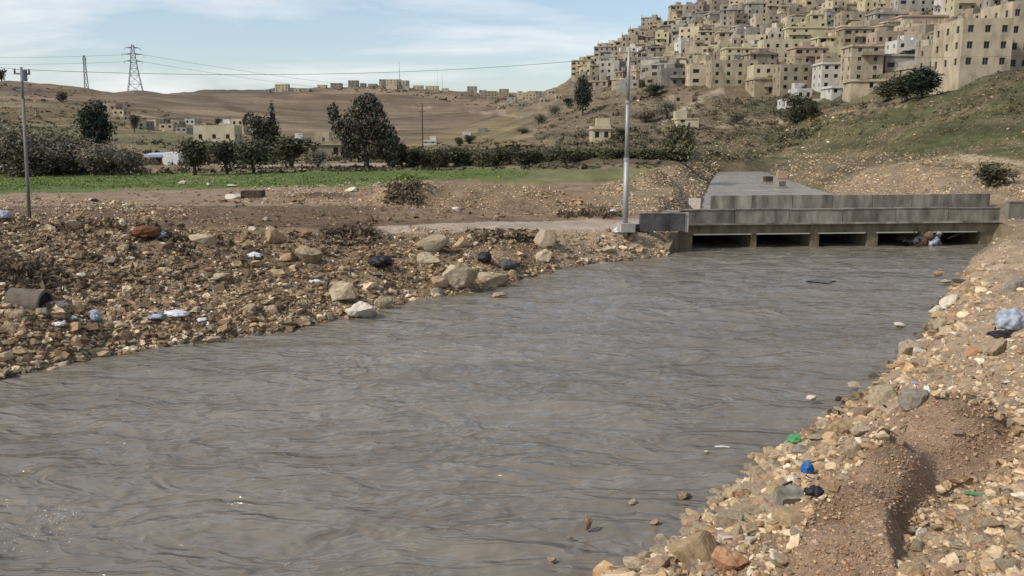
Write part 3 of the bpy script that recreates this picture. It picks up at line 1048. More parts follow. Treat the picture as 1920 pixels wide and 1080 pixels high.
# dark block wall left of the bridge, with a pale end post
gp = P(1240, 431, 52.6)
gb = empty('roadside_block_wall', (gp[0], gp[1], gp[2]), 0.03)
thing(gb, 'dark grey concrete block barrier at the left end of the bridge', 'barrier', fixed=True)
for k in range(3):
    MB().box((-0.88 + k * 0.885, 0, 0.46), (0.872, 0.45, 1.02)).build('concrete_block', M_conc_dark, gb)
MB().box((0.0, 0, 1.0), (2.72, 0.5, 0.07)).build('coping', M_conc, gb)
MB().box((1.47, 0, 0.45), (0.22, 0.30, 1.15)).build('end_post', M_conc_pale, gb)
# stub of parapet past the right end
rp = P(1905, 405, 60.5)
rb = MB().box((0, 0, .1), (2.6, .35, 1.3)).box((0, 0, .78), (2.7, .42, .09)).build('broken_parapet', M_conc, None, loc=(rp[0] + .6, rp[1], rp[2] + .2), rot=(0, 0, .1))
thing(rb, 'short grey parapet stub beyond the right end of the bridge', 'barrier', fixed=True)

# ------------------------------------------------------------------ poles, wires, pylons
wp = P(1172, 430, 51.0)
white_pole = empty('utility_pole', tuple(wp))
thing(white_pole, 'tall pale galvanised pole standing by the left end of the bridge', 'pole', fixed=True)
LANDMARKS.append(('the pale pole', 1172, 260))
WP_H = 10.15
MB().tube([(0, 0, -.4), (0, 0, 4.0)], [.165, .145], 12).build('lower_tube', M_galv, white_pole, True)
MB().tube([(0, 0, 4.0), (0, 0, 7.2)], [.125, .11], 12).build('middle_tube', M_galv, white_pole, True)
MB().tube([(0, 0, 7.2), (0, 0, WP_H)], [.095, .08], 12).build('upper_tube', M_galv, white_pole, True)
for z in (4.0, 7.2):
    MB().tube([(0, 0, z - .09), (0, 0, z + .09)], .19 - z * .006, 12).build('collar', M_galv, white_pole)
MB().box((0, 0, WP_H - .25), (1.1, .08, .08)).build('crossarm', M_steel_dark, white_pole)
for x in (-.5, .5, 0):
    MB().tube([(x, 0, WP_H - .2), (x, 0, WP_H)], [.05, .03], 8).build('insulator', M_white, white_pole)
MB().box((0.05, 0, .12), (.85, .8, .5), .2).build('footing', M_conc_pale, white_pole)

lp = P(56, 422, 40.5)
lp[2] = min(lp[2], float(height(lp[0], lp[1])) + .05)
left_pole = empty('utility_pole', tuple(lp))
left_pole.rotation_euler = (0, math.radians(2.2), 0)
thing(left_pole, 'thin grey pole with a transformer at its top on the left bank', 'pole', fixed=True)
LANDMARKS.append(('the thin left-bank pole', 50, 300))
LP_H = 7.05
MB().tube([(0, 0, -.4), (0, 0, LP_H - 1.4)], [.085, .065], 10).build('lower_tube', M_wood_pole, left_pole, True)
MB().tube([(0, 0, LP_H - 1.4), (0, 0, LP_H)], [.06, .055], 10).build('upper_tube', M_steel_dark, left_pole, True)
MB().tube([(.13, -.06, LP_H - 0.62), (.13, -.06, LP_H - .12)], [.14, .14], 12).build('transformer', M_steel_dark, left_pole)
MB().box((0.02, 0, LP_H - .3), (.7, .07, .07)).build('crossarm', M_steel_dark, left_pole)
MB().box((0.02, 0, LP_H - 1.0), (.5, .06, .06)).build('crossarm', M_steel_dark, left_pole)
for x in (-.3, .02, .34):
    MB().tube([(x, 0, LP_H - .27), (x, 0, LP_H - .08)], [.045, .03], 8).build('insulator', M_conc_dark, left_pole)


def wire(name, a, b, sag, r, label, n=26):
    a, b = Vector(a), Vector(b)
    pts = []
    for i in range(n + 1):
        t = i / n
        p = a.lerp(b, t)
        p.z -= sag * 4 * t * (1 - t)
        pts.append(tuple(p))
    o = MB().tube(pts, r, 5).build(name, M_wire)
    thing(o, label, 'wire', pos=pts[n // 2], fixed=True)
    return o


wtop = (wp[0], wp[1], wp[2] + WP_H - .12)
ltop = (lp[0] - .15, lp[1], lp[2] + LP_H - .1)
wire('overhead_wire', ltop, (wtop[0] - .4, wtop[1], wtop[2] - .35), 0.55, .010, 'upper overhead wire stretched level between the two river poles')
wire('overhead_wire', (ltop[0], ltop[1], ltop[2] - .95), (wp[0], wp[1], wp[2] + 8.3), 1.7, .009, 'lower overhead wire sagging across the brown far hills')
wire('overhead_wire', (-75, 40, 16.5), (ltop[0], ltop[1], ltop[2] + .02), .4, .009, 'faint wire running out of frame left from the transformer pole')
wire('overhead_wire', (wtop[0] - .5, wtop[1], wtop[2] - .1), tuple(P(2150, 95, 70)), .4, .008, 'thin wire crossing the hillside town right of the pale pole')


def lattice(name, px, top, Y, base_w, label, arms):
    base = place(px, 175, rmin=500)
    X = P(px, (top + 170) / 2, Y)[0]
    zb = float(height(X, Y))
    zt = P(px, top, Y)[2]
    H = zt - zb
    root = empty(name, (X, Y, zb), .3)
    thing(root, label, 'pylon', fixed=True)
    body = MB()
    r = .22

    def hw(t):
        return base_w / 2 * (1 - t) ** 1.3 * .9 + .9 if t < .62 else .9 + (base_w / 2 * (.38) ** 1.3 * .9) * (1 - t) / .38

    lv = [0, .2, .38, .52, .64, .74, .83, .91, 1.0]
    for sx, sy in ((-1, -1), (1, -1), (1, 1), (-1, 1)):
        MB().tube([(sx * hw(t), sy * hw(t), t * H) for t in lv], r, 4).build('leg', M_steel_dark, root)
    for a, b in zip(lv[:-1], lv[1:]):
        for q in range(4):
            s = ((-1, -1), (1, -1), (1, 1), (-1, 1))
            p0, p1 = s[q], s[(q + 1) % 4]
            body.tube([(p0[0] * hw(a), p0[1] * hw(a), a * H), (p1[0] * hw(b), p1[1] * hw(b), b * H)], .13, 4)
            body.tube([(p1[0] * hw(a), p1[1] * hw(a), a * H), (p0[0] * hw(b), p0[1] * hw(b), b * H)], .13, 4)
            body.tube([(p0[0] * hw(b), p0[1] * hw(b), b * H), (p1[0] * hw(b), p1[1] * hw(b), b * H)], .12, 4)
    o = body.build('bracing', M_steel_dark, root)
    o['kind'] = 'stuff'
    for t, w in arms:
        for s in (-1, 1):
            MB().prism([(s * hw(t), -.6, t * H), (s * hw(t), .6, t * H), (s * hw(t), .6, t * H + 1.3), (s * hw(t), -.6, t * H + 1.3)][::s],
                       [(s * w, -.08, t * H + .1), (s * w, .08, t * H + .1), (s * w, .08, t * H + .35), (s * w, -.08, t * H + .35)][::s]).build('crossarm', M_steel_dark, root)
            MB().tube([(s * w, 0, t * H + .1), (s * w, 0, t * H - 1.8)], .18, 5).build('insulator', M_steel_dark, root)
    return root, H


pyl, PH = lattice('lattice_pylon', 251, 84, 815, 12.5, 'broad lattice power pylon on the far left ridge', ((.66, 7.5), (.80, 9.0), (.93, 6.5)))
LANDMARKS.append(('the lattice pylon', 251, 130))
pyl2, PH2 = lattice('lattice_pylon', 160, 104, 900, 2.6, 'slim distant lattice mast left of the broad pylon', ((.93, 1.6),))
for k, (z, o_) in enumerate(((.80, 9), (.66, 7.5))):
    a = pyl.location + Vector((o_, 0, PH * z))
    wire('power_line', tuple(a), (a.x + 700, a.y + 500, a.z - 8), 26, .10, ('high', 'lower')[k] + ' power line leaving the broad pylon toward the ridge village')
    wire('power_line', tuple(pyl.location + Vector((-o_, 0, PH * z))), (pyl.location.x - 420, pyl.location.y - 60, a.z + 22), 12, .10, ('high', 'lower')[k] + ' power line running left from the broad pylon')

for px, top, Y, r, lab in ((749, 116, 1190, .42, 'tall thin antenna mast above the ridge-top buildings'), (829, 137, 1185, .25, 'short thin antenna mast right of the ridge-top buildings'),
                           (820, 127, 1180, .16, 'faint slender antenna mast beside the short mast')):
    X = P(px, (top + 170) / 2, Y)[0]
    zb = float(height(X, Y))
    zt = P(px, top, Y)[2]
    root = empty('antenna_mast', (X, Y, zb))
    thing(root, lab, 'mast', fixed=True)
    MB().tube([(0, 0, -1), (0, 0, (zt - zb) * .6)], [r, r * .8], 6).build('lower_section', M_steel_dark, root)
    MB().tube([(0, 0, (zt - zb) * .6), (0, 0, zt - zb)], [r * .7, r * .4], 6).build('upper_section', M_steel_dark, root)
# timber electricity pole with crossarms out on the plain
mp = hit1(792, 290)
mY = mp[1] * 1.35
mX = P(792, 240, mY)[0]
mz = float(height(mX, mY))
mt = P(792, 194, mY)[2]
root = empty('utility_pole', (mX, mY, mz))
thing(root, 'distant dark timber pole with double crossarms beyond the orchard hedge', 'pole', fixed=True)
MB().tube([(0, 0, -1), (0, 0, mt - mz)], [.22, .16], 8).build('shaft', M_bark, root)
MB().box((0, 0, (mt - mz) * .93), (3.0, .14, .16)).build('crossarm', M_bark, root)
MB().box((0, 0, (mt - mz) * .83), (2.2, .14, .16)).build('crossarm', M_bark, root)

# ------------------------------------------------------------------ houses
WIN_W, WIN_H = 1.1, 1.35


def wall_sheet(V, F, PV, PF, org, u, nrm, width, h, us, vs, skip, depth=.22):
    """wall in the plane org + a*u + b*z with recessed openings; panes go to PV/PF"""
    org, u, nrm = Vector(org), Vector(u), Vector(nrm)
    cu_ = [0.0] + [e for o in us for e in o] + [width]
    cv_ = [-6.0, 0.0] + [e for o in vs for e in o] + [h]

    def pt(a, b, d=0.0):
        return tuple(org + u * a + Vector((0, 0, b)) - nrm * d)

    def quad(L, FL, p):
        b = len(L)
        L += p
        FL.append([b, b + 1, b + 2, b + 3])

    for i in range(len(cu_) - 1):
        for j in range(len(cv_) - 1):
            a0, a1, b0, b1 = cu_[i], cu_[i + 1], cv_[j], cv_[j + 1]
            hole = (i % 2 == 1) and (j >= 2) and (j % 2 == 0)
            if hole and ((i - 1) // 2, (j - 2) // 2) not in skip:
                quad(PV, PF, [pt(a0, b0, depth), pt(a1, b0, depth), pt(a1, b1, depth), pt(a0, b1, depth)])
                quad(V, F, [pt(a0, b0), pt(a1, b0), pt(a1, b0, depth), pt(a0, b0, depth)])
                quad(V, F, [pt(a0, b1, depth), pt(a1, b1, depth), pt(a1, b1), pt(a0, b1)])
                quad(V, F, [pt(a0, b0), pt(a0, b0, depth), pt(a0, b1, depth), pt(a0, b1)])
                quad(V, F, [pt(a1, b0, depth), pt(a1, b0), pt(a1, b1), pt(a1, b1, depth)])
            else:
                quad(V, F, [pt(a0, b0), pt(a1, b0), pt(a1, b1), pt(a0, b1)])


def spans(width, n, w):
    if n == 0:
        return []
    st = width / n
    return [((k + .5) * st - w / 2, (k + .5) * st + w / 2) for k in range(n)]


def house_template(seed, w, d, floors, cols, fh=3.0, win=(1.1, 1.3), extras=True, single=False, parapet=.55, skipf=.12, wide=False, colonnade=False):
    """children templates: list of (name, mesh, material or None, kind); first is the body"""
    r = random.Random(seed)
    h = floors * fh
    V, F, PV, PF = [], [], [], []
    panes_list = []
    if colonnade:
        win = (w / cols * .72, fh * .72)
    vs = [(k * fh + .95 if not colonnade else k * fh + .3, k * fh + .95 + win[1] if not colonnade else k * fh + .3 + win[1]) for k in range(floors)]
    sides = [((-w / 2, -d / 2, 0), (1, 0, 0), (0, -1, 0), w, cols), ((w / 2, -d / 2, 0), (0, 1, 0), (1, 0, 0), d, max(1, int(d / 4))),
             ((w / 2, d / 2, 0), (-1, 0, 0), (0, 1, 0), w, cols), ((-w / 2, d / 2, 0), (0, -1, 0), (-1, 0, 0), d, max(1, int(d / 4)))]
    for si, (o, u, n_, wd, c) in enumerate(sides):
        us = spans(wd, c, win[0])
        if wide and si == 0 and c > 1:
            a = us[0]
            us[0] = (a[0] - .5, a[1] + .6)
        skip = {(i, j) for i in range(c) for j in range(floors) if r.random() < skipf}
        wall_sheet(V, F, PV, PF, o, u, n_, wd, h, us, vs, skip)
    # parapet: an upstand round the roof, inner face and top
    t = .22
    b = len(V)
    ring = [(-w / 2, -d / 2), (w / 2, -d / 2), (w / 2, d / 2), (-w / 2, d / 2)]
    inner = [(-w / 2 + t, -d / 2 + t), (w / 2 - t, -d / 2 + t), (w / 2 - t, d / 2 - t), (-w / 2 + t, d / 2 - t)]
    V += [(x, y, h) for x, y in ring] + [(x, y, h + parapet) for x, y in ring] + [(x, y, h + parapet) for x, y in inner] + [(x, y, h) for x, y in inner]
    for k in range(4):
        k2 = (k + 1) % 4
        F += [[b + k, b + k2, b + 4 + k2, b + 4 + k], [b + 4 + k, b + 4 + k2, b + 8 + k2, b + 8 + k], [b + 8 + k, b + 8 + k2, b + 12 + k2, b + 12 + k]]
    out = [('house', mesh_np('house', V, F), None, None)]
    rm = mesh_np('roof', [(x, y, h + .01) for x, y in inner], [[0, 1, 2, 3]])
    rm.materials.append(M_roof)
    out.append(('roof', rm, M_roof, None))
    if PF:
        if single:
            for q in PF:
                pts = [Vector(PV[i]) for i in q]
                c_ = sum(pts, Vector()) / 4
                uu, vv = (pts[1] - pts[0]), (pts[3] - pts[0])
                nn = uu.cross(vv).normalized()
                m = MB()
                fw = .07
                for (s, e) in ((pts[0], pts[1]), (pts[1], pts[2]), (pts[2], pts[3]), (pts[3], pts[0])):
                    m.tube([tuple(s + nn * .05 + (c_ - s) * .05), tuple(e + nn * .05 + (c_ - e) * .05)], fw * .7, 4)
                m.tube([tuple((pts[0] + pts[1]) / 2 + nn * .05), tuple((pts[2] + pts[3]) / 2 + nn * .05)], fw * .5, 4)
                me = m.mesh('window')
                me.materials.append(M_conc)
                pm = mesh_np('pane', [tuple(p) for p in pts], [[0, 1, 2, 3]])
                pm.materials.append(M_glass)
                out.append(('window', me, M_conc, None, pm))
        else:
            pm = mesh_np('window_panes', PV, PF)
            pm.materials.append(M_glass)
            out.append(('window_panes', pm, M_glass, 'stuff'))
    if extras:
        k = r.random()
        if k < .55:
            m = MB().box((r.uniform(-w / 4, w / 4), r.uniform(0, d / 4), h + 1.2), (3.0, 3.0, 2.4))
            me = m.mesh('stair_head')
            out.append(('stair_head', me, 'body', None))
        if r.random() < .7:
            for q in range(r.choice((1, 1, 2))):
                m = MB()
                x, y = r.uniform(-w / 2 + 1, w / 2 - 1), r.uniform(-d / 2 + 1, d / 2 - 1)
                m.tube([(x, y, h - .05), (x, y, h + .25), (x, y, h + .26), (x, y, h + 1.3), (x, y, h + 1.4)], [.3, .3, .5, .5, .3], 8)
                me = m.mesh('water_tank')
                mt = r.choice((M_white, M_conc_dark, M_conc, M_conc_dark))
                me.materials.append(mt)
                out.append(('water_tank', me, mt, None))
        if r.random() < .3:
            for q in range(4):
                m = MB()
                x, y = ring[q][0] * .94, ring[q][1] * .94
                m.box((x, y, h + 1.0), (.32, .32, 1.9))
                out.append(('rooftop_column', m.mesh('rooftop_column'), 'body', None))
        if r.random() < .65 and floors > 1:
            m = MB()
            bw = r.uniform(.3, .7) * w
            bx = r.uniform(-(w - bw) / 2, (w - bw) / 2)
            z = (floors - 1) * fh
            m.box((bx, -d / 2 - .65, z + .02), (bw, 1.3, .18)).box((bx, -d / 2 - 1.26, z + .55), (bw, .1, .95))
            out.append(('balcony', m.mesh('balcony'), 'body', None))
        if r.random() < .5:
            m = MB().box((0, 0, h - .06), (w + .7, d + .7, .16))
            out.append(('eaves_slab', m.mesh('eaves_slab'), 'body', None))
    return out


def put_house(tpl, mat, x, y, z, rz, name='house'):
    root = link(name, tpl[0][1], None, None, (x, y, z), (0, 0, rz))
    if not tpl[0][1].materials:
        tpl[0][1].materials.append(mat)
    objmat(root, mat)
    for t in tpl[1:]:
        if not t[1].materials:
            t[1].materials.append(mat)
        c = link(t[0], t[1], None, root)
        if t[2] == 'body':
            objmat(c, mat)
        if t[3]:
            c['kind'] = t[3]
        if len(t) > 4:
            p = link('pane', t[4], None, c)
    return root


house_boxes = []


def house_at(px, py, wpx, hpx, wall, cols, label, floors=None, depth=9.0, rz=0.0, seed=0, rmin=60, Y=None, **k):
    if Y is None:
        h = place(px, py, rmin=rmin)
        if np.isnan(h[0]):
            return None
        X, Y = h[0], h[1]
    else:
        X = P(px, py - hpx / 2, Y)[0]
    w = wpx * Y / FPX
    H = hpx * Y / FPX
    if floors is None:
        floors = max(1, round(H / 3.1))
    fh = H / floors
    z = P(px, py, Y)[2]
    win = (min(1.15, w / cols * .45), min(1.35, fh * .45))
    kw = dict(extras=True)
    kw.update(k)
    tpl = house_template(seed + int(px), w, depth, floors, cols, fh=fh, win=win, **kw)
    yc = Y + depth / 2
    xc = X * (1 + depth / 2 / Y * .0)
    o = put_house(tpl, WALLM[wall], xc, yc, z, rz)
    thing(o, label, 'house', 'houses of the hillside town' if px > 1040 else None, pos=(X, Y, z + H / 2), fixed=True)
    house_boxes.append((px, py - hpx / 2, wpx / 2, hpx / 2, Y))
    return o


# houses that can be told apart in the photograph
house_at(1848, 131, 92, 84, 'tan stone', 3, 'big square tan stone block of three storeys at the right edge', floors=3, depth=12, seed=1, extras=False, single=True, skipf=0, win=None) if False else None
big = [
    (1850, 131, 92, 86, 'tan stone', 3, 'big square tan three-storey block standing alone at far right', dict(floors=3, depth=12, single=True, skipf=0, extras=False, Y=176)),
    (1925, 134, 62, 118, 'tan stone', 3, 'taller tan tower block cut off by the right edge', dict(floors=4, depth=12, single=True, skipf=0, extras=False, Y=182)),
    (1778, 133, 44, 44, 'brown block', 2, 'low brown annex joined left of the big tan block', dict(floors=2, depth=9, Y=190, single=True)),
    (1522, 79, 86, 25, 'pale yellow', 4, 'long pale yellow house in the middle of the town', dict()),
    (1712, 112, 62, 32, 'white', 3, 'bright white house with a stepped roof in the town', dict()),
    (1737, 52, 92, 20, 'pinkish tan', 1, 'long blank tan retaining house near the top', dict(skipf=1.0)),
    (1667, 104, 50, 40, 'pinkish tan', 3, 'pinkish tan two-storey house right of the yellow house', dict()),
    (1624, 154, 58, 64, 'tan stone', 2, 'tall narrow tan block of three storeys above the dark trees', dict(floors=4, single=True)),
    (1500, 172, 74, 46, 'tan stone', 4, 'wide tan house at the lower edge of the town', dict(floors=3)),
    (1566, 168, 52, 46, 'white', 3, 'whitish patched house next to the tall narrow block', dict(floors=3)),
    (1508, 187, 28, 17, 'white', 2, 'small white hut at the foot of the town', dict(floors=1)),
    (1574, 180, 30, 15, 'white', 2, 'small white hut right of its twin at the town foot', dict(floors=1)),
    (1316, 160, 46, 34, 'cream', 2, 'cream boxy house with a wide dark balcony opening', dict(wide=True)),
    (1376, 162, 84, 44, 'tan stone', 4, 'broad tan block above the bare gully slope', dict(floors=3)),
    (1449, 160, 72, 34, 'cream', 4, 'long low cream house beside the broad tan block', dict(floors=2)),
    (1612, 52, 68, 26, 'tan stone', 3, 'wide sandy house high above the yellow house', dict()),
    (1822, 38, 66, 44, 'cream', 3, 'cream flats with a white balcony at top right', dict(floors=3, single=True)),
    (1886, 30, 60, 44, 'grey concrete', 3, 'grey flats at top right next to cream flats', dict(floors=3)),
    (1730, 26, 90, 26, 'grey concrete', 5, 'long grey block with dark veranda near the top edge', dict(wide=True)),
    (1474, 112, 84, 34, 'cream', 5, 'wide cream block of flats below the yellow house', dict(floors=2)),
    (1400, 118, 78, 26, 'pale yellow', 5, 'long low yellowish terrace house left of the cream flats', dict()),
    (1265, 162, 50, 30, 'grey concrete', 3, 'grey two-storey house left of the boxy cream house', dict()),
    (1515, 198, 80, 9, 'white', 7, 'white colonnaded arcade along the foot of the town', dict(floors=1, colonnade=True, extras=False, skipf=0)),
    (1280, 195, 34, 14, 'pinkish tan', 2, 'lone pinkish house on the bare slope below the town', dict()),
    (1128, 266, 34, 24, 'cream', 2, 'cream house alone on the lower slope behind the hedge', dict()),
    (1290, 236, 40, 10, 'cream', 2, 'low cream farm shed on the lower slope', dict(floors=1)),
    (1690, 132, 60, 26, 'grey concrete', 3, 'grey house with dark openings above the dark trees', dict(wide=True)),
    (1785, 100, 42, 40, 'brown block', 2, 'brown unplastered house left of the big tan block', dict()),
    (1792, 68, 36, 20, 'pinkish tan', 2, 'small orange-tan house above the brown unplastered house', dict()),
]
for a in big:
    k = dict(a[7])
    house_at(a[0], a[1], a[2], a[3], a[4], a[5], a[6], seed=3, **k)
LANDMARKS += [('the yellow house', 1522, 66), ('the big square tan block', 1850, 88), ('the white stepped house', 1712, 96), ('the boxy cream house', 1316, 143),
              ('the tall narrow block', 1624, 122), ('the pinkish tan house', 1667, 84), ('the broad tan block', 1376, 140), ('the top-right cream flats', 1822, 16)]

# the rest of the town: one house after another up the slope
TPL = []
rt = random.Random(5)
for s in range(34):
    w = rt.uniform(5.5, 12)
    TPL.append((w, house_template(100 + s, w, rt.uniform(7, 10), rt.choice((1, 1, 1, 2, 2, 2, 3)), max(1, int(w / rt.uniform(2.2, 3.4))), fh=rt.uniform(2.5, 2.9), win=(rt.uniform(.8, 1.3), rt.uniform(1.0, 1.5)), wide=rt.random() < .35, skipf=rt.uniform(.05, .35))))
TOWN = [(1075, 172), (1086, 130), (1160, 92), (1235, 48), (1290, 14), (1335, -6), (1500, -60), (2040, -60), (2040, 100), (1900, 70), (1795, 110), (1740, 150), (1660, 135),
        (1640, 170), (1590, 176), (1450, 186), (1412, 160), (1340, 168), (1290, 175), (1240, 160), (1180, 166), (1120, 166)]
placed = []
town = []
walls_w = [('tan stone', 31), ('grey concrete', 23), ('cream', 15), ('pinkish tan', 9), ('brown block', 18), ('white', 5), ('pale yellow', 2)]
wl_names = [w for w, n in walls_w for _ in range(n)]
cand = []
y = 184.0
while y > -58:
    x = 1085 + rt.uniform(0, 20)
    while x < 2035:
        cand.append((x + rt.uniform(-5, 5), y + rt.uniform(-4, 4)))
        x += rt.uniform(17, 30)
    y -= 6.5
cand = [c for c in cand if in_poly(c[0], c[1], TOWN)]
hp = hits([c[0] for c in cand], [c[1] for c in cand], rmin=150, rmax=900)
n_house = 0
for (px, py), h in zip(cand, hp):
    if np.isnan(h[0]):
        continue
    bad = False
    for (bx, by, bw, bh, bY) in house_boxes:
        if abs(px - bx) < bw + 8 and py > by - bh and py < by + bh + 14 and h[1] < bY + 14:
            bad = True
    if bad:
        continue
    w, tpl = rt.choice(TPL)
    # keep apart from houses already standing
    if any((h[0] - q[0]) ** 2 + ((h[1] - q[1]) * 1.5) ** 2 < ((w + q[2]) * .43) ** 2 for q in placed):
        continue
    placed.append((h[0], h[1], w))
    wall = rt.choice(wl_names)
    rz = rt.gauss(0, .22) + (-.35 if px < 1300 else 0)
    town.append((h, py, w, tpl, wall, rz))
town.sort(key=lambda t: t[0][1])
mass = []
for h, py, w, tpl, wall, rz in town:
    if n_house >= 222:
        mass.append((h, tpl, wall, rz))
        continue
    o = put_house(tpl, WALLM[wall], h[0], h[1] + 4, h[2] - .3, rz)
    zh = max(v.co.z for v in o.data.vertices)
    fl = zh / 3
    size = 'single-storey' if fl < 1.6 else 'two-storey' if fl < 2.6 else 'three-storey' if fl < 3.6 else 'four-storey'
    thing(o, f"{size} {wall} house", 'house', 'houses of the hillside town', pos=(h[0], h[1], h[2] + zh / 2))
    n_house += 1
mats_ = [WALLM[k] for k in WALLM] + [M_glass, M_roof]
V, F, MI = [], [], []
for h, tpl, wall, rz in mass:
    ca, sa = math.cos(rz), math.sin(rz)
    for t in tpl:
        b = len(V)
        for v in t[1].vertices:
            V.append((h[0] + v.co.x * ca - v.co.y * sa, h[1] + 4 + v.co.x * sa + v.co.y * ca, h[2] - .3 + v.co.z))
        mi = len(WALLM) if t[0] == 'window_panes' else len(WALLM) + 1 if t[0] == 'roof' else list(WALLM).index(wall)
        for p in t[1].polygons:
            F.append([b + i for i in p.vertices])
            MI.append(mi)
if V:
    me = mesh_np('far_houses', V, F)
    for m_ in mats_:
        me.materials.append(m_)
    me.polygons.foreach_set('material_index', np.array(MI, np.int32))
    o = link('far_houses', me)
    o['kind'] = 'stuff'
    o['category'] = 'houses'
    o['label'] = 'densely packed farthest houses on the upper slope of the hillside town'

# buildings on the ridge and down the valley
rv = random.Random(11)
ridge = [(528, 170, 24, 13), (500, 172, 10, 5), (556, 170, 10, 5), (603, 164, 16, 6), (630, 163, 20, 8), (662, 162, 18, 12), (680, 163, 10, 8), (698, 162, 16, 6),
         (717, 160, 12, 12), (734, 160, 20, 12), (757, 160, 18, 10), (746, 157, 12, 9), (784, 165, 18, 6), (810, 167, 24, 7), (834, 169, 12, 5), (885, 173, 18, 12), (920, 185, 24, 15),
         (905, 176, 14, 8), (945, 178, 18, 12), (958, 192, 16, 10), (975, 178, 10, 8), (995, 185, 20, 10), (1010, 178, 14, 8), (1034, 176, 12, 7), (985, 200, 26, 7), (940, 200, 14, 8),
         (1020, 192, 14, 8), (1048, 186, 12, 9), (968, 170, 8, 6)]
for i, (px, py, w, h) in enumerate(ridge):
    o = house_at(px, py + 2, w, h, rv.choice(('tan stone', 'grey concrete', 'cream', 'cream', 'grey concrete')), max(1, w // 6), '', seed=i, rmin=300, extras=False, depth=10)
    if o is None:
        continue
    THINGS[-1][1] = ('low' if h < 9 else 'tall') + ' ' + ('wide' if w > 17 else 'small') + ' pale ridge building'
    THINGS[-1][4] = False
    o['group'] = 'buildings of the ridge village'
valley = [(402, 266, 76, 27, 'cream', 3, 'long cream two-storey farmhouse on the left plain'), (446, 250, 22, 25, 'cream', 2, 'narrow cream house behind the long farmhouse'),
          (424, 246, 26, 12, 'white', 2, 'small white house behind the long farmhouse'), (610, 298, 60, 27, 'tan stone', 3, 'tan flat-roofed house just left of the eucalyptus tree'),
          (553, 270, 30, 8, 'white', 2, 'low whitish shed behind the dark bushes'), (205, 208, 24, 12, 'pinkish tan', 2, 'stepped tan wall house upper left slope'),
          (222, 217, 20, 9, 'tan stone', 2, 'low tan house stepping down right of the dark pine'), (240, 228, 16, 9, 'tan stone', 2, 'small tan house on the left slope below the steps'),
          (284, 236, 16, 9, 'cream', 1, 'tiny cream house on the left slope'), (312, 244, 26, 9, 'cream', 2, 'cream shed on the left slope right of tiny house'),
          (356, 234, 18, 9, 'white', 2, 'small white house above the long farmhouse'), (265, 242, 18, 12, 'grey concrete', 1, 'grey house on the left slope beside tiny cream house'),
          (340, 250, 20, 8, 'grey concrete', 2, 'grey low house left of the long farmhouse'), (380, 242, 14, 9, 'tan stone', 1, 'tan cube house above the long farmhouse'),
          (805, 272, 26, 7, 'white', 2, 'low white shed behind the orchard hedge'), (330, 238, 12, 8, 'tan stone', 1, 'tan hut on the left slope'), (875, 262, 16, 12, 'white', 1, 'small pale house with dark trees in the valley'),
          (580, 276, 18, 8, 'tan stone', 1, 'small tan hut left of the eucalyptus tree'), (905, 250, 16, 8, 'grey concrete', 1, 'grey hut at the foot of the town hill'), (300, 232, 14, 7, 'brown block', 1, 'brown hut on the left slope')]
for a in valley:
    o = house_at(a[0], a[1], a[2], a[3], a[4], a[5], a[6], seed=9, rmin=115, depth=8, extras=a[2] > 25)
    if o is not None:
        o['group'] = 'houses down in the valley'
LANDMARKS += [('the long cream farmhouse', 402, 250), ('the tan flat-roofed house', 610, 285)]

# white-walled shed with an open carport and a pale blue roof
sh = place(306, 309, rmin=100)
sY = sh[1]
k_ = sY / FPX
shed = empty('shed', (sh[0], sY, sh[2] - .1), 0)
thing(shed, 'white block shed with an open dark carport and pale blue roof', 'shed', fixed=True)
LANDMARKS.append(('the white shed', 306, 296))
MB().box((14 * k_, 1.6, 12 * k_), (30 * k_, 3.2, 24 * k_)).build('store_room', M_white, shed)
MB().box((-18 * k_, 1.6, 19 * k_), (34 * k_, 3.4, 5 * k_), 0, .06).build('carport_roof', noisy('pale_blue_sheet', (.33, .40, .52), (.5, .56, .64), 2, .5, .1), shed)
MB().box((-18 * k_, 3.0, 8 * k_), (32 * k_, .2, 17 * k_)).build('dark_rear_panel', M_conc_dark, shed)
for x in (-34, -18, -3):
    MB().box((x * k_, .1, 8 * k_), (1.6 * k_, .15, 17 * k_)).build('post', M_rust, shed)

# low field wall of pale blocks behind the green field
for (x0, x1, lab) in ((186, 236, 'short pale stone wall left of the white shed'), (262, 420, 'long low pinkish wall in front of the white shed')):
    a, b = place((x0 + x1) / 2, 319, rmin=80), None
    k_ = a[1] / FPX
    root = empty('field_wall', tuple(a))
    thing(root, lab, 'wall', fixed=True)
    n = max(2, int((x1 - x0) / 11))
    for i in range(n):
        w = (x1 - x0) / n * k_
        MB().box((-(x1 - x0) / 2 * k_ + (i + .5) * w, 0, .22 + .03 * (i % 3)), (w - .03, .35, .62)).build('wall_block', ROCKM['tan' if i % 3 else 'reddish'], root)

# ------------------------------------------------------------------ vegetation
def quads_from(centres, size, rng, normal_up=.0, cols=None, tall=1.0, droop=None):
    n = len(centres)
    a = rng.normal(size=(n, 3))
    a[:, 2] += normal_up
    a /= np.linalg.norm(a, axis=1, keepdims=True)
    b = np.cross(a, rng.normal(size=(n, 3)))
    b /= np.linalg.norm(b, axis=1, keepdims=True) + 1e-9
    s = (size * rng.uniform(.6, 1.3, n))[:, None]
    v = np.stack([centres - a * s * tall - b * s * .55, centres + a * s * tall * .2 + b * s * .9 * .6, centres + a * s * tall + b * s * .1, centres - a * s * .1 * tall - b * s * .6], 1).reshape(-1, 3)
    f = np.arange(n * 4).reshape(n, 4)
    c = np.repeat(cols, 4, axis=0)
    return v, f, c


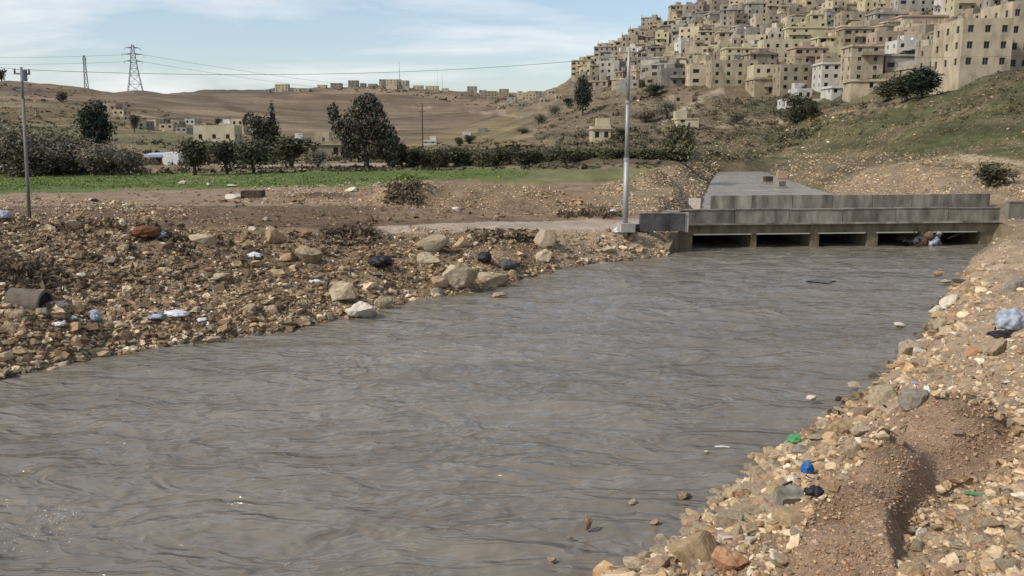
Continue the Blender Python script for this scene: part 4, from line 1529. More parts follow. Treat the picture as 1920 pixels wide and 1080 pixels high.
def crown_mesh(name, seed, lobes, n, size, hue=.32, tall=1.0):
    """lobes: (x, y, z, rx, ry, rz); leaves sit mostly in the outer part of every lobe"""
    g = np.random.default_rng(seed)
    vol = np.array([l[3] * l[4] * l[5] for l in lobes]) ** .67
    pick = g.choice(len(lobes), n, p=vol / vol.sum())
    L = np.array(lobes)[pick]
    d = g.normal(size=(n, 3))
    d /= np.linalg.norm(d, axis=1, keepdims=True)
    rad = g.uniform(.35, 1.0, n) ** .45 * (1 + .22 * g.normal(size=n) * .5)
    p = L[:, :3] + d * L[:, 3:6] * rad[:, None]
    # clump: pull towards twig centres
    tw = p[g.integers(0, n, max(12, n // 16))]
    ti = g.integers(0, len(tw), n)
    near = tw[ti]
    use = np.linalg.norm(near - p, axis=1) < 2.5
    base = 1 + hue * g.normal(size=len(tw))[ti] * .8 + .15 * g.normal(size=n)
    p = np.where(use[:, None], p * .45 + near * .55, p)
    p += g.normal(size=p.shape) * size * .35
    warm = g.uniform(.85, 1.2, n)
    cols = np.stack([base * warm, base, base * g.uniform(.75, 1.1, n)], 1)
    v, f, c = quads_from(p, np.full(n, size), g, cols=np.clip(cols, .25, 2), tall=tall)
    return mesh_np(name, v, f, False, {'col': c})


def trunk_mesh(seed, h, r, spread, n_limb=5, base=0.0):
    g = random.Random(seed)
    m = MB()
    top = (g.uniform(-.1, .1) * h, g.uniform(-.1, .1) * h, h * .55)
    m.tube([(0, 0, -.3), (0, 0, h * .12), (top[0] * .5, top[1] * .5, h * .33), top], [r * 1.3, r, r * .8, r * .5], 7)
    for i in range(n_limb):
        a = 2 * math.pi * i / n_limb + g.uniform(-.4, .4)
        z0 = h * g.uniform(.25, .5)
        f = z0 / (h * .55)
        s = (top[0] * f, top[1] * f, z0)
        e = (math.cos(a) * spread * g.uniform(.5, .9), math.sin(a) * spread * g.uniform(.5, .9), h * g.uniform(.6, .9))
        mid = tuple((s[q] * .45 + e[q] * .55) for q in range(2)) + (s[2] * .6 + e[2] * .4,)
        m.tube([s, mid, e], [r * .45, r * .28, r * .08], 5)
    me = m.mesh('trunk', True)
    me.materials.append(M_bark)
    return me


def ball_lobes(seed, w, h, z0, n=9, rr_=.32):
    g = random.Random(seed)
    out = []
    for i in range(n):
        a = g.uniform(0, 2 * math.pi)
        q = g.uniform(0, .62) * w / 2
        z = g.uniform(z0, h)
        k = math.sin(max(.15, min(1, (z - z0) / (h - z0))) * math.pi) ** .4
        r = w * rr_ * g.uniform(.6, 1.1)
        out.append((math.cos(a) * q * k, math.sin(a) * q * k, min(z, h - r * .6), r, r, r * g.uniform(.6, .85)))
    return out


TREES = {}


def tree_template(key, kind, seed, w, h, z0, n, size, leaf, lobes=None, trunk_r=.16, limbs=5):
    lb = lobes or ball_lobes(seed, w, h, z0)
    cm = crown_mesh('crown', seed, lb, n, size)
    cm.materials.append(LEAF[leaf])
    co = np.array([v.co[:] for v in cm.vertices])
    ext = np.percentile(np.hypot(co[:, 0], co[:, 1]), 95) * 2
    TREES[key] = (trunk_mesh(seed, h, trunk_r, w * .45, limbs), cm, ext if key != 'euc' else 8.6, float(np.percentile(co[:, 2], 99)))


for i in range(4):
    tree_template(f'olive{i}', 'olive', 30 + i, 4.6, 3.8, .7, 2200, .13, 'olive')
    tree_template(f'hedge{i}', 'hedge', 40 + i, 3.6, 2.7, .25, 1700, .16, 'hedge')
    tree_template(f'dark{i}', 'dark', 50 + i, 4.2, 3.9, .8, 2200, .17, 'dark')
    tree_template(f'bush{i}', 'bush', 60 + i, 3.0, 1.7, .2, 800, .15, 'scrub', trunk_r=.06)
tree_template('pine', 'pine', 70, 5.2, 6.2, .8, 2800, .22, 'pine', lobes=[(0, 0, 1.6, 1.5, 1.5, 1.1), (0, 0, 3.0, 2.1, 2.1, 1.5), (.6, 0, 4.0, 1.7, 1.7, 1.3), (-.6, .3, 4.2, 1.6, 1.6, 1.3), (0, -.2, 5.2, 1.2, 1.2, .9), (-1.1, 0, 2.6, 1.1, 1.1, 1.1), (1.2, 0, 2.6, 1.1, 1.1, 1.0)])
tree_template('cypress', 'cypress', 72, 1.7, 7.5, .5, 1500, .18, 'pine', lobes=[(0, 0, .8 + k * .75, .80 - .075 * k, .80 - .075 * k, .75) for k in range(9)])
# big eucalyptus with a leaning left spire and a hollow in its top
EUC = [(-4.0, 0, 6.3, .7, .7, .9), (-3.6, 0, 5.0, .9, .9, 1.1), (-2.8, 0, 4.0, 1.2, 1.1, 1.1), (-1.8, .3, 5.6, .9, .9, 1.0), (-.8, 0, 6.7, 1.0, 1.0, 1.1), (.3, .2, 7.4, 1.2, 1.1, .95),
       (1.1, 0, 6.6, 1.2, 1.2, 1.0), (1.6, 0, 5.2, 1.4, 1.3, 1.2), (0, 0, 5.0, 1.7, 1.5, 1.4), (-1.3, 0, 3.6, 1.7, 1.4, 1.4), (1.5, 0, 3.4, 1.9, 1.5, 1.4), (2.6, 0, 3.9, 1.3, 1.2, 1.1),
       (.2, 0, 2.0, 2.6, 1.7, 1.3), (2.9, 0, 2.0, 1.3, 1.2, 1.2), (-2.0, 0, 2.0, 1.4, 1.2, 1.1), (3.2, 0, 1.0, .9, .9, .8)]
tree_template('euc', 'euc', 73, 8.5, 8.2, 1, 6500, .21, 'euc', lobes=EUC, trunk_r=.3, limbs=7)


def put_tree(key, px, wpx, py_top, label, group=None, Y=None, base_py=None, name='tree', cat='tree', rz=None, fixed=True, sink=.0, mark=None):
    tm, cm, w, h = TREES[key]
    if Y is None:
        q = place(px, base_py, rmin=55)
        if np.isnan(q[0]):
            return None
        Y = q[1]
    X = P(px, py_top + 30, Y)[0]
    z = float(height(X, Y))
    H = P(px, py_top, Y)[2] - z
    W = wpx * Y / FPX
    root = empty(name, (X, Y, z - sink), random.uniform(0, 6.28) if rz is None else rz)
    root.scale = (W / w, W / w, H / h)
    t = link('trunk', tm, None, root)
    c = link('crown', cm, None, root)
    thing(root, label, cat, group, pos=(X, Y, z + H / 2), fixed=fixed, mark=mark)
    return root


put_tree('euc', 685, 128, 182, 'big ragged dark eucalyptus tree with a leaning left spire', Y=118, rz=0)
LANDMARKS.append(('the big eucalyptus', 685, 240))
put_tree('pine', 177, 62, 194, 'dark rounded pine rising behind the left olive thicket', Y=150)
LANDMARKS.append(('the dark rounded pine', 177, 230))
put_tree('cypress', 511, 22, 200, 'pointed cypress spire left of the eucalyptus', Y=138, name='cypress_tree')
put_tree('dark1', 487, 62, 214, 'broad dark tree beside the cypress spire', Y=136)
put_tree('dark0', 363, 62, 262, 'dark round-headed tree on a thin trunk in front of the white shed', Y=100)
put_tree('dark2', 424, 60, 266, 'dark leafy tree left of a similar one, below the cream farmhouse', Y=103)
put_tree('dark3', 474, 66, 264, 'dark leafy tree below the cypress at the field edge', Y=106)
put_tree('dark2', 545, 90, 258, 'wide dark bush tree right of the cypress', Y=122)
put_tree('olive1', 596, 50, 282, 'low dark scrubby tree before the tan flat-roofed house', Y=118)
put_tree('olive2', 240, 46, 278, 'small thin olive tree left of the white shed', Y=100)
put_tree('bush1', 738, 60, 256, 'loose brownish bush right of the eucalyptus', Y=124, cat='bush', name='bush')
put_tree('hedge1', 1271, 74, 236, 'dark solitary tree at the foot of the slope right of the pole', Y=122)
LANDMARKS.append(('the dark solitary tree', 1271, 265))
oli = [(230, 60, 286), (155, 90, 272), (88, 100, 268), (5, 110, 262), (50, 110, 272), (125, 90, 276), (200, 70, 284), (-60, 110, 260), (-90, 92, 238), (-30, 100, 232), (18, 92, 238), (62, 84, 250), (98, 80, 246), (140, 76, 258), (176, 70, 264), (206, 40, 270), (40, 80, 256), (120, 60, 266), (-10, 80, 255), (75, 70, 262)]
for i, (px, w, top) in enumerate(oli):
    put_tree(f'olive{i % 4}', px, w, top, 'grey-green thicket olive tree', 'olive trees of the left thicket', Y=(104, 108, 100, 111, 97, 103)[i % 6], name='olive_tree', fixed=False)
for i in range(19):
    px = 778 + i * 25.5
    put_tree(f'hedge{i % 4}', px, 46, 279 + 3 * math.sin(i * 1.7), 'front orchard hedge tree', 'orchard trees in the hedge row', Y=(123, 126, 121)[i % 3], name='orchard_tree', fixed=False)
for i in range(17):
    px = 790 + i * 28
    put_tree(f'hedge{(i + 2) % 4}', px, 38, 281, 'rear orchard hedge tree', 'rear orchard trees in the hedge row', Y=133, name='orchard_tree', fixed=False)
# dark trees on the town hill: (px, base py, w, top py)
hill_trees = [(1093, 216, 30, 146, 'tall dark cypress clump on the left shoulder of the town hill', 'pine'), (1490, 232, 56, 176, 'dark spreading tree at the foot of the town', 'dark1'), (1522, 226, 30, 192, 'small dark tree right of the spreading tree', 'dark2'),
              (1730, 184, 62, 128, 'dark pine in the clump below the white stepped house', 'pine'), (1700, 190, 60, 142, 'dark middle tree of the clump below the white house', 'dark0'), (1664, 190, 56, 152, 'leftmost dark tree of the clump below the white house', 'dark3'),
              (1755, 172, 34, 140, 'small dark tree at the right end of the clump', 'dark2'), (1855, 350, 66, 308, 'low dark green bush on the rubble right of the bridge', 'bush2'), (4, 152, 20, 130, 'dark tree on the skyline at the left edge', 'dark1'),
              (120, 190, 22, 172, 'round bush on the upper left slope', 'bush0'), (1165, 262, 26, 240, 'dark bush beside the lone cream house', 'dark1'), (1230, 100, 24, 84, 'dark tree on the ridge between houses', 'dark0'), (1250, 222, 44, 190, 'dark scrubby tree in the gully below the town', 'olive1'),
              (1210, 230, 40, 205, 'dark scrub left of the gully tree', 'olive2'), (1225, 180, 46, 158, 'dark tree under the lowest town houses', 'dark2'), (1195, 116, 26, 100, 'dark tree on the left ridge of the town', 'dark0'), (1340, 74, 22, 56, 'dark tree among the high left houses', 'dark3'),
              (1655, 76, 30, 60, 'dark tree row piece under the sandy house', 'dark1'), (1610, 88, 34, 74, 'dark tree right of the yellow house', 'dark0'), (1580, 84, 26, 70, 'dark small tree touching the yellow house', 'dark2'), (1770, 28, 30, 6, 'tall dark tree near the top edge', 'dark3'),
              (1250, 52, 20, 40, 'tree on the ridge line at upper left of town', 'dark0'), (1530, 98, 26, 84, 'dark tree below the yellow house', 'dark1'), (1708, 116, 22, 92, 'dark tree left of the white stepped house', 'pine'), (1440, 86, 20, 72, 'dark tree left of the yellow house', 'dark2'),
              (1868, 30, 26, 4, 'dark tree between the top right flats', 'dark0'), (1380, 232, 40, 208, 'dark scrub tree on the slope above the upstream water', 'olive0'), (1010, 232, 30, 214, 'dark scrubby tree on the left foot of the hill', 'olive3'),
              (1040, 215, 28, 198, 'dark tree low on the left shoulder of the hill', 'olive1'), (1066, 200, 24, 184, 'small dark tree left of the cypress clump', 'dark2'), (980, 250, 30, 238, 'scrubby tree where hill meets plain', 'olive2'), (880, 270, 22, 254, 'dark tree by the pale valley house', 'dark0'),
              (862, 274, 20, 258, 'second dark tree left of the pale valley house', 'dark3'), (252, 248, 18, 216, 'slim dark tree on the left slope', 'dark0'), (410, 236, 14, 222, 'small tree above the cream farmhouse', 'dark2'), (540, 282, 50, 262, 'dark bush line right of the cypress', 'dark3')]
for px, by, w, top, lab, key in hill_trees:
    q = place(px, by, rmin=60)
    if not np.isnan(q[0]):
        put_tree(key, px, w, top, lab, 'dark trees on the hillsides', Y=q[1], cat='tree' if 'bush' not in key else 'bush', name='tree' if 'bush' not in key else 'bush')

# scrub scattered over the slopes: far too many to count
g = np.random.default_rng(3)


def scrub(name, label, polys, n, smin, smax, leaf, per=9, rmin=110, rmax=900, jitter=1.0, flat_=.55, leafk=.42):
    pts = []
    for poly, share in polys:
        xs, ys = [p[0] for p in poly], [p[1] for p in poly]
        m = int(n * share)
        px = g.uniform(min(xs), max(xs), m * 3)
        py = g.uniform(min(ys), max(ys), m * 3)
        k = in_poly(px, py, poly)
        pts.append(np.stack([px[k][:m], py[k][:m]], 1))
    p = np.concatenate(pts)
    H = hits(p[:, 0], p[:, 1], rmin=rmin, rmax=rmax)
    H = H[~np.isnan(H[:, 0])]
    cl = fbm(H[:, 0] * .04, H[:, 1] * .04, 95, 4)
    H = H[(cl + g.uniform(-.35, .5, len(H))) > 0]
    size = g.uniform(smin, smax, len(H)) * (.4 + g.random(len(H)) ** 2)
    cen = np.repeat(H, per, 0)
    ss = np.repeat(size, per)
    d = g.normal(size=cen.shape)
    d /= np.linalg.norm(d, axis=1, keepdims=True)
    d[:, 2] = np.abs(d[:, 2]) * flat_
    cen = cen + d * ss[:, None] * g.uniform(.2, 1, len(cen))[:, None] * jitter
    base = np.repeat(g.uniform(.6, 1.35, len(H)), per) * g.uniform(.8, 1.2, len(cen))
    cols = np.stack([base * g.uniform(.9, 1.15, len(cen)), base, base * .95], 1)
    v, f, c = quads_from(cen, ss * leafk, g, cols=cols)
    o = link(name, mesh_np(name, v, f, False, {'col': c}), LEAF[leaf])
    o['kind'] = 'stuff'
    o['category'] = 'vegetation'
    o['label'] = label
    return o


SLOPE = [(1000, 240), (1090, 150), (1180, 165), (1290, 178), (1420, 182), (1560, 190), (1640, 195), (1560, 230), (1450, 300), (1240, 300), (1000, 290)]
scrub('scrub', 'dark low scrub scattered over the dry slope below the hillside town', [(SLOPE, 1.0)], 3000, .35, 1.8, 'scrub', 20, leafk=.22)
scrub('hillside_grass', 'olive green grass tufts covering the right-hand spur', [([(1290, 305), (1440, 235), (1700, 190), (1930, 130), (1930, 330), (1600, 300), (1450, 310)], 1.0)], 9000, .10, .38, 'drygrass', 8, 80, 400, leafk=.3)
scrub('spur_scrub', 'low dark scrub on the upper part of the grassy right-hand spur', [([(1450, 235), (1700, 168), (1800, 140), (1930, 132), (1930, 210), (1700, 235), (1450, 285)], 1.0)], 1100, .25, .95, 'scrub', 16, 90, 400, leafk=.24)
scrub('town_shrubs', 'dark shrubs growing between the houses of the hillside town', [(TOWN, 1.0)], 2200, .8, 2.2, 'dark', 20, 150, 700, leafk=.25)
scrub('left_slope_scrub', 'thin scrub dotted over the left hillside and valley', [([(-100, 150), (130, 165), (300, 205), (480, 250), (700, 280), (1000, 260), (1000, 300), (-100, 320)], 1.0)], 3800, .4, 2.0, 'scrub', 12, 115, 700, leafk=.3)
scrub('ridge_scrub', 'far bushes along the ridge village', [([(480, 175), (620, 163), (850, 165), (1050, 180), (1040, 215), (930, 205), (700, 172)], 1.0)], 420, 1.5, 4.5, 'scrub', 8, 600, 1400)
scrub('field_grass', 'green grass of the field beyond the left bank', [([(-100, 328), (300, 326), (760, 321), (1000, 318), (980, 334), (900, 334), (700, 346), (400, 350), (-100, 360)], 1.0)], 9000, .10, .26, 'grass', 4, 50, 150, flat_=.9)
scrub('terrace_weeds', 'dry weed tufts between the stones of the terrace and heaps', [([(0, 352), (700, 345), (1180, 340), (1180, 405), (700, 418), (0, 372)], 1.0)], 900, .06, .22, 'drygrass', 10, 40, 100, flat_=.9, leafk=.4)
scrub('field_edge_weeds', 'dry weeds and dark undergrowth along the back edge of the field', [([(-100, 322), (240, 318), (760, 312), (1240, 306), (1240, 316), (760, 321), (-100, 332)], 1.0)], 1500, .25, .8, 'scrub', 7, 60, 170)
scrub('dry_brush', 'dead brown brushwood clinging to the left bank rubble', [([(-50, 400), (120, 400), (500, 440), (720, 440), (700, 470), (350, 520), (100, 560), (-50, 540)], .6), ([(600, 428), (700, 425), (710, 460), (600, 462)], .3), ([(0, 490), (120, 500), (110, 545), (0, 540)], .25), ([(880, 430), (1010, 430), (1010, 455), (880, 455)], .15), ([(720, 345), (795, 345), (795, 385), (722, 385)], .3), ([(1045, 385), (1165, 385), (1165, 408), (1045, 408)], .2), ([(1240, 385), (1290, 385), (1290, 402), (1240, 402)], .1)],
      1500, .10, .34, 'dry', 12, 20, 90, flat_=.8)

#==PART3==
# ------------------------------------------------------------------ rocks
def icos(sub):
    t = (1 + 5 ** .5) / 2
    v = [(-1, t, 0), (1, t, 0), (-1, -t, 0), (1, -t, 0), (0, -1, t), (0, 1, t), (0, -1, -t), (0, 1, -t), (t, 0, -1), (t, 0, 1), (-t, 0, -1), (-t, 0, 1)]
    f = [(0, 11, 5), (0, 5, 1), (0, 1, 7), (0, 7, 10), (0, 10, 11), (1, 5, 9), (5, 11, 4), (11, 10, 2), (10, 7, 6), (7, 1, 8), (3, 9, 4), (3, 4, 2), (3, 2, 6), (3, 6, 8), (3, 8, 9), (4, 9, 5), (2, 4, 11), (6, 2, 10), (8, 6, 7), (9, 8, 1)]
    v = [np.array(p) / np.linalg.norm(p) for p in v]
    for _ in range(sub):
        cache, nf = {}, []

        def mid(a, b):
            k = (min(a, b), max(a, b))
            if k not in cache:
                m = v[a] + v[b]
                v.append(m / np.linalg.norm(m))
                cache[k] = len(v) - 1
            return cache[k]
        for a, b, c in f:
            ab, bc, ca = mid(a, b), mid(b, c), mid(c, a)
            nf += [(a, ab, ca), (b, bc, ab), (c, ca, bc), (ab, bc, ca)]
        f = nf
    return np.array(v), np.array(f)


def rock_shape(g, sub, cuts=9, rough=.06, aspect=None):
    v, f = icos(sub)
    v = v.copy()
    for _ in range(cuts):
        n = g.normal(size=3)
        n /= np.linalg.norm(n)
        d = g.uniform(.38, .80)
        s = v @ n
        over = np.maximum(s - d, 0)
        v -= over[:, None] * n[None] * .95
    v *= (1 + rough * g.normal(size=(len(v), 1)))
    if aspect is None:
        aspect = (g.uniform(.8, 1.3), g.uniform(.7, 1.1), g.uniform(.45, .8))
    return v * np.array(aspect), f


gR = np.random.default_rng(21)
ROCK_LOW = [rock_shape(gR, 0, 2, .30) for _ in range(24)]
ROCK_MID = [rock_shape(gR, 1, 9, .15) for _ in range(16)]
ROCK_ME = []
for k in range(18):
    v, f = rock_shape(gR, 3, 17, .010)
    nrm = v / (np.linalg.norm(v, axis=1, keepdims=True) + 1e-9)
    v = v + nrm * (.11 * fbm(v[:, 0] * 3 + k, v[:, 1] * 3 + v[:, 2] * 2, 200 + k, 4))[:, None]
    ROCK_ME.append(mesh_np('rock', v, f, False))
    ROCK_ME[-1].materials.append(ROCKM['tan'])
    ROCK_ME[-1].polygons.foreach_set('use_smooth', np.zeros(len(f), bool))
SLAB_ME = []
for k in range(6):
    v, f = rock_shape(gR, 3, 7, .01, (1.2, .85, .30))
    v[:, 2] = np.clip(v[:, 2], -.16, .16) + v[:, 2] * .1
    SLAB_ME.append(mesh_np('slab', v, f, False))
    SLAB_ME[-1].materials.append(ROCKM['tan'])
BLOCK_ME = []
for k in range(4):
    gg = np.random.default_rng(k)
    v, f = icos(3)
    v = np.sign(v) * np.abs(v) ** .35
    v = np.clip(v, -.8, .8) * np.array([1.0, .7, .6]) * (1 + .015 * gg.normal(size=(len(v), 1)))
    BLOCK_ME.append(mesh_np('block', v, f, False))
    BLOCK_ME[-1].materials.append(ROCKM['grey'])

rr_i = [0]


def rock(px, py, wpx, colour, label, hpx=None, kind='rock', mark=None, rz=None, tilt=0, z=None, cat='rock', sink=.25, name=None, ry=0):
    """a stone whose middle is seen at (px, py)"""
    hpx = hpx or wpx * .7
    if z is not None:
        q = PZ(px, py + hpx * .3, z)
        q[2] += .06
    else:
        q = place(px, py + hpx * .32)
    if np.isnan(q[0]):
        return None
    Y = q[1]
    dist = Y / CP
    s = wpx / 2 * dist / FPX
    sh = hpx / 2 * dist / FPX
    rr_i[0] += 1
    lst = dict(rock=ROCK_ME, slab=SLAB_ME, block=BLOCK_ME)[kind]
    me = lst[rr_i[0] % len(lst)]
    co = np.array([v.co[:] for v in me.vertices])
    ex = np.abs(co).max(0)
    o = link(name or ('boulder' if (kind == 'rock' and s > .35) else {'rock': 'rock', 'slab': 'stone_slab', 'block': 'stone_block'}[kind]), me, None)
    objmat(o, ROCKM.get(colour) or {'concrete': M_conc}[colour])
    o.scale = (s / ex[0], s * .8 / ex[1], sh / ex[2])
    o.rotation_euler = (tilt, ry, random.uniform(-.4, .4) if rz is None else rz)
    o.location = (q[0], q[1], q[2] + sh * (1 - 2 * sink))
    thing(o, label, cat, None, fixed=True)
    if mark:
        LANDMARKS.append((mark, px, py))
    return o


